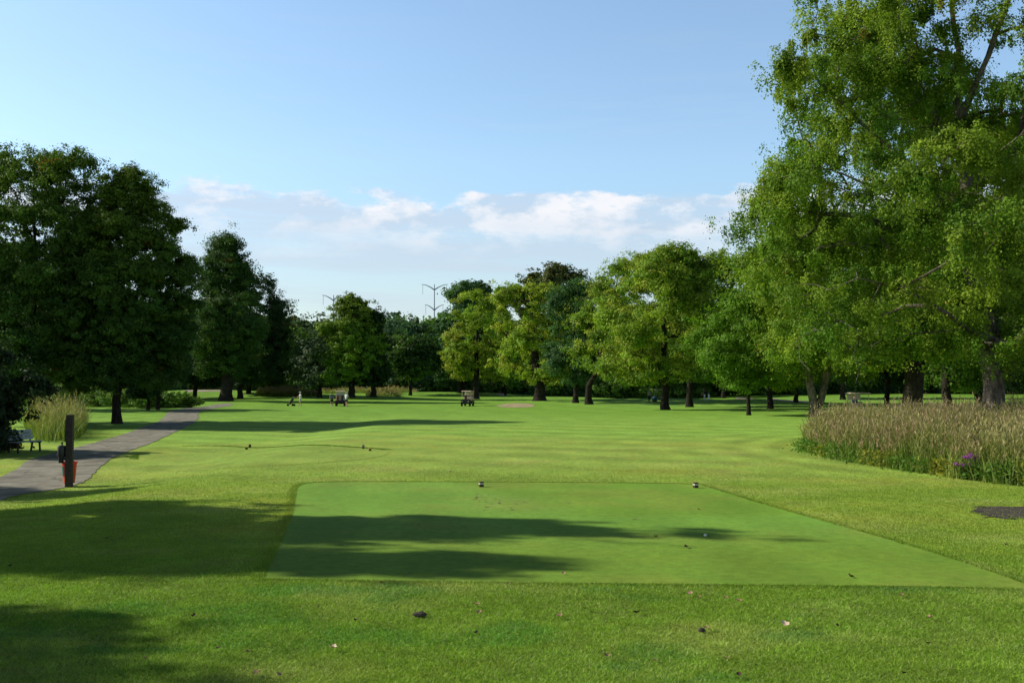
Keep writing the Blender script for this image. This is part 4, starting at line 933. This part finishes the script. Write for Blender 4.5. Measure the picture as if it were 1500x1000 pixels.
    sv = [V[pel] + Vector((0, 0, .05)), V[pel] - Vector((0, 0, .02))]; se = [(0, 1)]; sr = [(.15, .118), (.165, .128)]
    for (h_, k_, a_, f_) in lg:
        b0 = len(sv); sv += [V[h_].lerp(V[k_], .15), V[h_].lerp(V[k_], .85)]; se += [(1, b0), (b0, b0 + 1)]; sr += [.108, .09]
        if long_: sv += [V[k_], V[a_]]; se += [(b0 + 1, b0 + 2), (b0 + 2, b0 + 3)]; sr += [.08, .06]
    ms = skin_mesh('trousers' if long_ else 'shorts', sv, se, sr, 1); meshobj('trousers' if long_ else 'shorts', ms, e, [bottom])
    for (h_, k_, a_, f_) in lg:
        s_ = MB(); mdl = V[a_].lerp(V[f_], .5); s_.ball(Vector((mdl.x, mdl.y - .01, .05 if not seated else mdl.z)), (.052, .14, .052), 2); s_.build('shoe', shoes, e)
    return e

# ------------------------------------------------------------------ golf gear
M_CART = paint('dark_green_body', (.006, .010, .011), .4, .15, 3, spec=.3); M_TEALB = paint('teal_body', (.02, .14, .15), .35, .1, 3); M_BEIGE = paint('beige_canopy', (.62, .52, .38), .6, .08, 3); M_SEAT = paint('beige_seat', (.5, .43, .33), .6, .1, 5)
M_TYRE = paint('tyre_rubber', (.015, .015, .016), .9, .2, 10); M_RIM = paint('grey_rim', (.4, .4, .42), .4, .1, 10, metal=.5); M_LAMP = paint('lamp_glass', (.85, .85, .82), .15, .02); M_BAG = paint('black_bag', (.02, .02, .028), .7, .3, 8); M_BAGR = paint('dark_red_bag', (.10, .015, .02), .7, .3, 8); M_CHROME = paint('club_steel', (.5, .5, .52), .25, .05, 10, metal=.9)
M_GLS, nt_, b_ = mat('windscreen_clear'); b_.inputs['Transmission Weight'].default_value = 1; b_.inputs['Roughness'].default_value = .04; b_.inputs['IOR'].default_value = 1.06; b_.inputs['Base Color'].default_value = (.93, .96, .95, 1)
def golf_bag(loc, rot, label, m_=None, par=None, cat='golf bag'):
    e = empty('golf_bag', loc, 0, label, cat); e.rotation_euler = rot; m_ = m_ or M_BAG
    MB().lathe([(0, 0), (.125, 0), (.135, .05), (.12, .35), (.13, .8), (.145, .86), (.14, .88), (.11, .86), (0, .8)], n=18).build('bag_body', m_, e)
    MB().box((0, -.14, .3), (.18, .09, .42), bev=.03).build('pocket', m_, e)
    k = MB(); r_ = random.Random(3)
    for j in range(7):
        a = j * .9; x_, y_ = .08 * math.cos(a), .08 * math.sin(a); tz = r_.uniform(1.0, 1.14)
        k.tube([(x_, y_, .8), (x_ * 1.2, y_ * 1.2, tz)], .007, 6); k.ball((x_ * 1.3, y_ * 1.3, tz), (.05, .03, .03) if j % 2 else (.03, .04, .03), 1)
    k.build('clubs', M_CHROME, e); return e
def golf_cart(loc, rz, label, body=M_CART, bags=2, sc=1.0):
    """front is local -y, 2.4 m long, 1.2 m wide, 1.8 m high"""
    e = empty('golf_cart', loc, rz, label, 'golf cart'); e.scale = (sc,) * 3
    b_ = MB(); b_.prism([(-1.18, .32), (-1.2, .52), (-1.08, .70), (-.86, .84), (-.72, .84), (-.66, .42), (-.25, .30), (-.25, .26), (-1.05, .26)], 1.12, bev=.03); b_.build('front_cowl', body, e)
    MB().box((0, -.42, .29), (1.08, .75, .05), bev=.01).build('floor_pan', M_METD, e)
    b_ = MB(); b_.prism([(-.12, .27), (-.14, .62), (.42, .66), (.72, .74), (1.12, .68), (1.18, .5), (1.16, .3), (.9, .27)], 1.14, bev=.04); b_.build('rear_body', body, e)
    MB().box((0, .12, .72), (1.06, .5, .13), bev=.04).build('seat', M_SEAT, e)
    MB().box((0, .42, .98), (1.06, .1, .36), (R(-10), 0, 0), bev=.035).build('backrest', M_SEAT, e)
    rf = MB(); rf.prism([(-.86, 1.78), (-.84, 1.82), (-.5, 1.855), (.7, 1.855), (.98, 1.82), (.99, 1.78), (.9, 1.765), (-.8, 1.765)], 1.2, bev=.015); rf.build('canopy', M_BEIGE, e)
    for sx_ in (-.53, .53):
        MB().tube([(sx_, -.78, .82), (sx_ * .98, -.66, 1.3), (sx_ * .97, -.6, 1.77)], .022, 8).build('strut', M_BEIGE, e)
        MB().tube([(sx_, .62, .72), (sx_ * .98, .72, 1.3), (sx_ * .97, .78, 1.77)], .022, 8).build('strut', M_BEIGE, e)
        MB().ball((sx_ * .72, -1.19, .56), (.06, .03, .04), 2).build('headlight', M_LAMP, e)
    MB().box((0, .74, 1.52), (1.04, .02, .46), (R(-6), 0, 0)).build('back_panel', M_BEIGE, e)
    w = MB(); w.box((0, -.70, 1.29), (1.0, .008, .92), (R(-11), 0, 0)); w.build('windscreen', M_GLS, e, False)
    st = MB(); ring = [(.17 * math.cos(a) - .26, -.42 + .17 * math.sin(a) * .5, .98 + .17 * math.sin(a) * .8) for a in [k * math.pi / 8 for k in range(17)]]; st.tube(ring, .014, 6); st.tube([(-.26, -.42, .98), (-.26, -.7, .6)], .02, 6); st.build('steering_wheel', M_BLK, e)
    for sx_ in (-.5, .5):
        for yy in (-.86, .72):
            wl = MB().lathe([(.12, -.09), (.215, -.09), (.228, -.05), (.228, .05), (.215, .09), (.12, .09)], (sx_, yy, .228), 22, 'X').build('wheel', M_TYRE, e)
            MB().lathe([(0, -.075), (.12, -.092), (.12, .092), (0, .075)], (sx_, yy, .228), 16, 'X').build('rim', M_RIM, wl)
    MB().box((0, 1.14, .62), (.9, .12, .06), bev=.01).build('bag_shelf', M_METD, e)
    MB().tube([(-.5, .72, 1.05), (-.5, .98, 1.08), (.5, .98, 1.08), (.5, .72, 1.05)], .016, 6).build('bag_rail', M_METD, e)
    mw = Matrix.Translation(e.location) @ Matrix.Rotation(rz, 4, 'Z')
    for k in range(bags):
        q_ = mw @ Vector(((-.27, .27)[k] * sc, 1.12 * sc, .5 * sc)); g_ = golf_bag(q_, (R(12) * math.cos(rz), R(12) * math.sin(rz), rz + math.pi), ('black golf bag strapped at the back left of ' if k == 0 else 'dark red golf bag strapped at the back right of ') + label.split(' with ')[0].replace('dark golf cart', 'the golf cart'), (M_BAG, M_BAGR)[k]); g_.scale = (.92 * sc,) * 3
    return e
p = gp(499, 594.5); golf_cart(p, math.pi + .10, 'dark golf cart seen from behind with two golfers standing beside it', sc=1.02)
p = gp(685, 594.5); c2 = golf_cart(p, R(-12), 'dark golf cart facing the tee with a driver in a white cap', sc=1.0)
m_ = Matrix.Translation(p) @ Matrix.Rotation(R(-12), 4, 'Z')
person(m_ @ Vector((-.26, .1, .33)), R(-12), 'seated golfer in a white cap driving the dark cart', M_BLACKC, M_BLACKC, M_WHITE, seated=True, arms=((-.26, -.12, 1.2, -.16, -.38, 1.12), (.26, -.12, 1.2, .14, -.38, 1.12)), stride=0)
p = gp(440, 594.5)
person(p, R(-62), 'golfer in white cap, white shirt and pale shorts pushing a trolley', M_WHITE, M_PINKC, M_WHITE, arms=((-.22, -.2, 1.2, -.16, -.45, 1.08), (.22, -.2, 1.2, .16, -.45, 1.08)), stride=.2, ht=1.72)
# push trolley
d_ = Vector((-math.sin(R(62)), -math.cos(R(62)), 0)); pt = p + d_ * 1.05; pt.z = Hf(pt.x, pt.y)
e = empty('golf_trolley', pt, R(-62), 'three wheeled push trolley in front of the golfer in white', 'trolley')
MB().tube([(0, -.25, .3), (0, 0, .5), (0, .35, .95), (0, .55, 1.05)], .02, 8).build('frame', M_METD, e)
MB().tube([(-.14, .58, 1.06), (.14, .58, 1.06)], .018, 8).build('handle', M_BLK, e)
MB().tube([(-.32, .18, .15), (0, 0, .35), (.32, .18, .15)], .015, 6).build('axle', M_METD, e)
for x_, y_ in ((-.34, .18), (.34, .18), (0, -.5)): MB().lathe([(0, -.02), (.13, -.02), (.15, 0), (.13, .02), (0, .02)], (x_, y_, .15), 18, 'X').build('wheel', M_TYRE, e)
MB().tube([(0, -.5, .15), (0, -.25, .3)], .015, 6).build('fork', M_METD, e)
golf_bag(pt + Vector((0, 0, .28)) - d_ * -.28, (R(-38) * math.cos(R(-62)), R(-38) * math.sin(R(-62)), R(-62)), 'black golf bag leaning on the push trolley')
p = gp(486, 595); person(p, math.pi + .2, 'golfer in a slate top and black shorts standing left of the dark cart', M_NAVY, M_BLACKC, None, stride=.04, ht=1.72)
p = gp(507.5, 595.5); person(p, math.pi - .5, 'golfer in a white cap and top with black shorts standing right of the cart', M_WHITE, M_BLACKC, M_WHITE, stride=.05, ht=1.75, arms=((-.24, -.1, 1.18, -.2, -.32, 1.05), (.26, -.05, 1.12, .28, -.2, .92)))
p = gp(951, 588.3); person(p, R(150), 'golfer in a white cap and grey shirt standing under the centre right trees', M_GREYC, M_BLACKC, M_WHITE, stride=.06, long_=True, ht=1.7)
p = gp(967, 588.3); golf_cart(p, R(-80), 'teal golf cart with a tan canopy half hidden by a trunk', M_TEALB, bags=0, sc=.95)
p = gp(1032, 586.5); person(p, R(-60), 'golfer in a black top and white trousers bending right of the far trunks', M_BLACKC, M_WHITE, None, stride=.15, long_=True, bend=.2, ht=1.7, arms=((-.2, -.4, 1.12, -.16, -.5, .85), (.2, -.4, 1.12, .16, -.5, .85)))
p = gp(1038.5, 586); golf_bag(p, (R(-14), 0, 0), 'pale golf bag standing beside the bending golfer', M_WHITE)
p = gp(1257.5, 611); golf_cart(p, R(6), 'tan canopied golf cart half hidden behind the meadow grass', M_SEAT, bags=0, sc=1.0)
m_ = Matrix.Translation(p) @ Matrix.Rotation(R(6), 4, 'Z'); person(m_ @ Vector((-.26, .1, .33)), R(6), 'dark clothed driver seated in the cart behind the meadow grass', M_NAVY, M_BLACKC, None, seated=True, arms=((-.26, -.12, 1.2, -.16, -.38, 1.12), (.26, -.12, 1.2, .14, -.38, 1.12)), stride=0)

# flagstick, tee sign
p = gp(996.5, 576.5); s = p.y / F
e = empty('flagstick', p, 0, 'thin white flagstick with a small red flag on the distant green', 'flagstick')
MB().tube([(0, 0, 0), (0, 0, 12.5 * s)], .05, 8).build('pole', M_WHITE, e)
f_ = MB(); w_ = 3.2 * s
rowa = [[f_.bm.verts.new((-k / 5 * w_, .04 * math.sin(k * 1.3), z * s)) for k in range(6)] for z in (12.4, 9.6)]
for k in range(5): f_.bm.faces.new((rowa[0][k], rowa[0][k + 1], rowa[1][k + 1], rowa[1][k]))
f_.build('flag', M_RED, e)
p = gp(738, 575); s = p.y / F; e = empty('tee_sign', p, 0, 'small brown sign post before the far woods right of the dark trunk', 'sign')
for sx_ in (-1.6, 1.6): MB().box((sx_ * s, 0, 4 * s), (.5 * s, .5 * s, 8 * s), bev=.01).build('post', M_DW, e)
MB().box((0, 0, 7.2 * s), (4.2 * s, .4 * s, 2.6 * s), bev=.01).build('board', M_LOG, e)

# ------------------------------------------------------------------ transmission poles
M_STEEL = paint('weathering_steel', (.26, .29, .33), .6, .1, .5)
def pylon(px, top_py, armL, armR, second, label, d=330):
    p = at(px, d); s = d / F; zt = CAMH + (HZ - top_py) * s
    p.z -= .3
    e = empty('power_pole', p, 0, label, 'power pole'); hgt = zt - p.z
    MB().tube([(0, 0, 0), (0, 0, hgt * .6), (0, 0, hgt)], [.26, .2, .14], 10).build('mast', M_STEEL, e)
    def arm(sg, l, z, nm='arm'):
        l = l * s
        a = MB().tube([(0, 0, z - 1.0), (sg * l * .25, 0, z - .2), (sg * l * .55, 0, z + .45), (sg * l * .8, 0, z + .8), (sg * l, 0, z + .85)], [.2, .17, .13, .1, .07], 8).build(nm, M_STEEL, e)
        MB().tube([(sg * l * .9, 0, z + .7), (sg * l * .9, 0, z - 2.4)], .06, 6).build('insulator', M_SLAT, a)
    if armL: arm(-1, armL, hgt - .9)
    if armR: arm(1, armR, hgt - .9)
    if second: arm(-1, second, hgt - .9 - 30 * s); arm(1, second, hgt - .9 - 30 * s)
pylon(488, 432, 17, 10, 0, 'slim steel power pole with curved arms above the upright oval maple')
pylon(636, 416, 19, 20, 14, 'slim steel power pole with two tiers of curved arms above the blue green tree')
pylon(852, 393, 10, 10, 0, 'slim steel power pole with curved arms right of the olive tree')
pylon(1080, 367, 26, 20, 0, 'slim steel power pole with a curved arm left of the silver maple')

# ------------------------------------------------------------------ light
ELEV = R(33); sdir = Vector((math.cos(ELEV) * .99, -math.cos(ELEV) * .18, -math.sin(ELEV))).normalized()
sd = bpy.data.lights.new('sun', 'SUN'); sd.energy = 5.0; sd.angle = R(.53); sd.color = (1, .94, .82); so = bpy.data.objects.new('sun', sd); link(so)
so.rotation_euler = sdir.to_track_quat('-Z', 'Y').to_euler()
wd = bpy.data.worlds.new('World'); SC.world = wd; wd.use_nodes = True; nt = wd.node_tree; L = nt.links.new
bg = nt.nodes['Background']; bg.inputs['Strength'].default_value = .1; SKYG = (2.75, 2.85, 2.75)
sky = nd(nt, 'ShaderNodeTexSky', sky_type='NISHITA'); sky.sun_disc = False; sky.sun_elevation = ELEV; sky.sun_rotation = math.atan2(-sdir.x, -sdir.y) % (2 * math.pi); sky.altitude = 100; sky.air_density = 1.0; sky.dust_density = .6; sky.ozone_density = 1.6
tc = nd(nt, 'ShaderNodeTexCoord'); sx = nd(nt, 'ShaderNodeSeparateXYZ'); L(tc.outputs['Generated'], sx.inputs[0])
az = nd(nt, 'ShaderNodeMath', operation='ARCTAN2'); L(sx.outputs['X'], az.inputs[0]); L(sx.outputs['Y'], az.inputs[1])
el = nd(nt, 'ShaderNodeMath', operation='ARCSINE'); L(sx.outputs['Z'], el.inputs[0])
def cloud(sa, se, seed, det, rough):
    a = nd(nt, 'ShaderNodeMath', operation='MULTIPLY'); a.inputs[1].default_value = sa; L(az.outputs[0], a.inputs[0])
    b2 = nd(nt, 'ShaderNodeMath', operation='MULTIPLY'); b2.inputs[1].default_value = se; L(el.outputs[0], b2.inputs[0])
    c = nd(nt, 'ShaderNodeCombineXYZ'); c.inputs[2].default_value = seed; L(a.outputs[0], c.inputs[0]); L(b2.outputs[0], c.inputs[1])
    n = nd(nt, 'ShaderNodeTexNoise'); n.inputs['Scale'].default_value = 1; n.inputs['Detail'].default_value = det; n.inputs['Roughness'].default_value = rough; L(c.outputs[0], n.inputs['Vector']); return n.outputs['Fac']
def ramp(src, pts):
    r_ = nd(nt, 'ShaderNodeValToRGB'); r_.color_ramp.elements.remove(r_.color_ramp.elements[0])
    r_.color_ramp.elements[0].position = pts[0][0]; r_.color_ramp.elements[0].color = (pts[0][1],) * 3 + (1,)
    for p_, v in pts[1:]: q_ = r_.color_ramp.elements.new(p_); q_.color = (v, v, v, 1)
    L(src, r_.inputs['Fac']); return r_.outputs['Color']
def mth(op, a, b3):
    m_ = nd(nt, 'ShaderNodeMath', operation=op)
    for k, v in enumerate((a, b3)):
        if isinstance(v, (int, float)): m_.inputs[k].default_value = v
        else: L(v, m_.inputs[k])
    m_.use_clamp = op == 'MULTIPLY'; return m_.outputs[0]
# bank of cloud low over the horizon: puffy upper edge, thin veil below
def madd(a, k, c):
    m_ = nd(nt, 'ShaderNodeMath', operation='MULTIPLY_ADD'); L(a, m_.inputs[0]); m_.inputs[1].default_value = k
    if isinstance(c, (int, float)): m_.inputs[2].default_value = c
    else: L(c, m_.inputs[2])
    return m_.outputs[0]
edge = madd(cloud(11, 30, 3.1, 7, .6), .085, el.outputs[0])       # el + .0425 average
ed3 = madd(edge, 3, 0)
bank = ramp(ed3, [(.0, .75), (.35, .8), (.60, 1), (.665, .9), (.70, 0), (1, 0)])
rim = ramp(ed3, [(0, 0), (.50, .0), (.60, .55), (.68, 1), (.70, 0), (1, 0)])
veil = ramp(cloud(4, 42, 7.7, 7, .6), [(0, .35), (.4, .45), (.6, .85), (1, 1)])
puff = ramp(cloud(16, 34, 9.3, 8, .62), [(0, 0), (.42, .0), (.56, 1), (1, 1)])
wisp = mth('MULTIPLY', ramp(cloud(5, 50, 1.4, 6, .62), [(0, 0), (.5, 0), (.75, .35), (1, .5)]), ramp(el.outputs[0], [(0, .6), (.2, .5), (.45, .25), (1, .1)]))
tot = mth('MAXIMUM', mth('MULTIPLY', mth('MULTIPLY', bank, veil), .85), mth('MULTIPLY', wisp, .8))
rp = mth('MULTIPLY', rim, puff)
gain = ramp(el.outputs[0], [(0, .50), (.08, .58), (.22, .74), (.39, .78), (.56, .15), (.8, .04), (1, .03)])
gm = nd(nt, 'ShaderNodeMix', data_type='RGBA', blend_type='MULTIPLY'); gm.inputs['Factor'].default_value = 1; L(sky.outputs[0], gm.inputs['A']); L(gain, gm.inputs['B'])
tn = nd(nt, 'ShaderNodeVectorMath', operation='MULTIPLY'); tn.inputs[1].default_value = SKYG; L(gm.outputs['Result'], tn.inputs[0])
ov = nd(nt, 'ShaderNodeMix', data_type='RGBA'); L(tot, ov.inputs['Factor']); L(tn.outputs[0], ov.inputs['A']); ov.inputs['B'].default_value = (6.1, 6.95, 8.2, 1)
o2 = nd(nt, 'ShaderNodeMix', data_type='RGBA'); L(rp, o2.inputs['Factor']); L(ov.outputs['Result'], o2.inputs['A']); o2.inputs['B'].default_value = (9.4, 9.5, 9.9, 1)
L(o2.outputs['Result'], bg.inputs['Color'])

SC.view_settings.view_transform = 'Standard'; SC.view_settings.look = 'None'; SC.view_settings.exposure = 0; SC.view_settings.gamma = 1
SC.cycles.max_bounces = 6; SC.cycles.transparent_max_bounces = 6
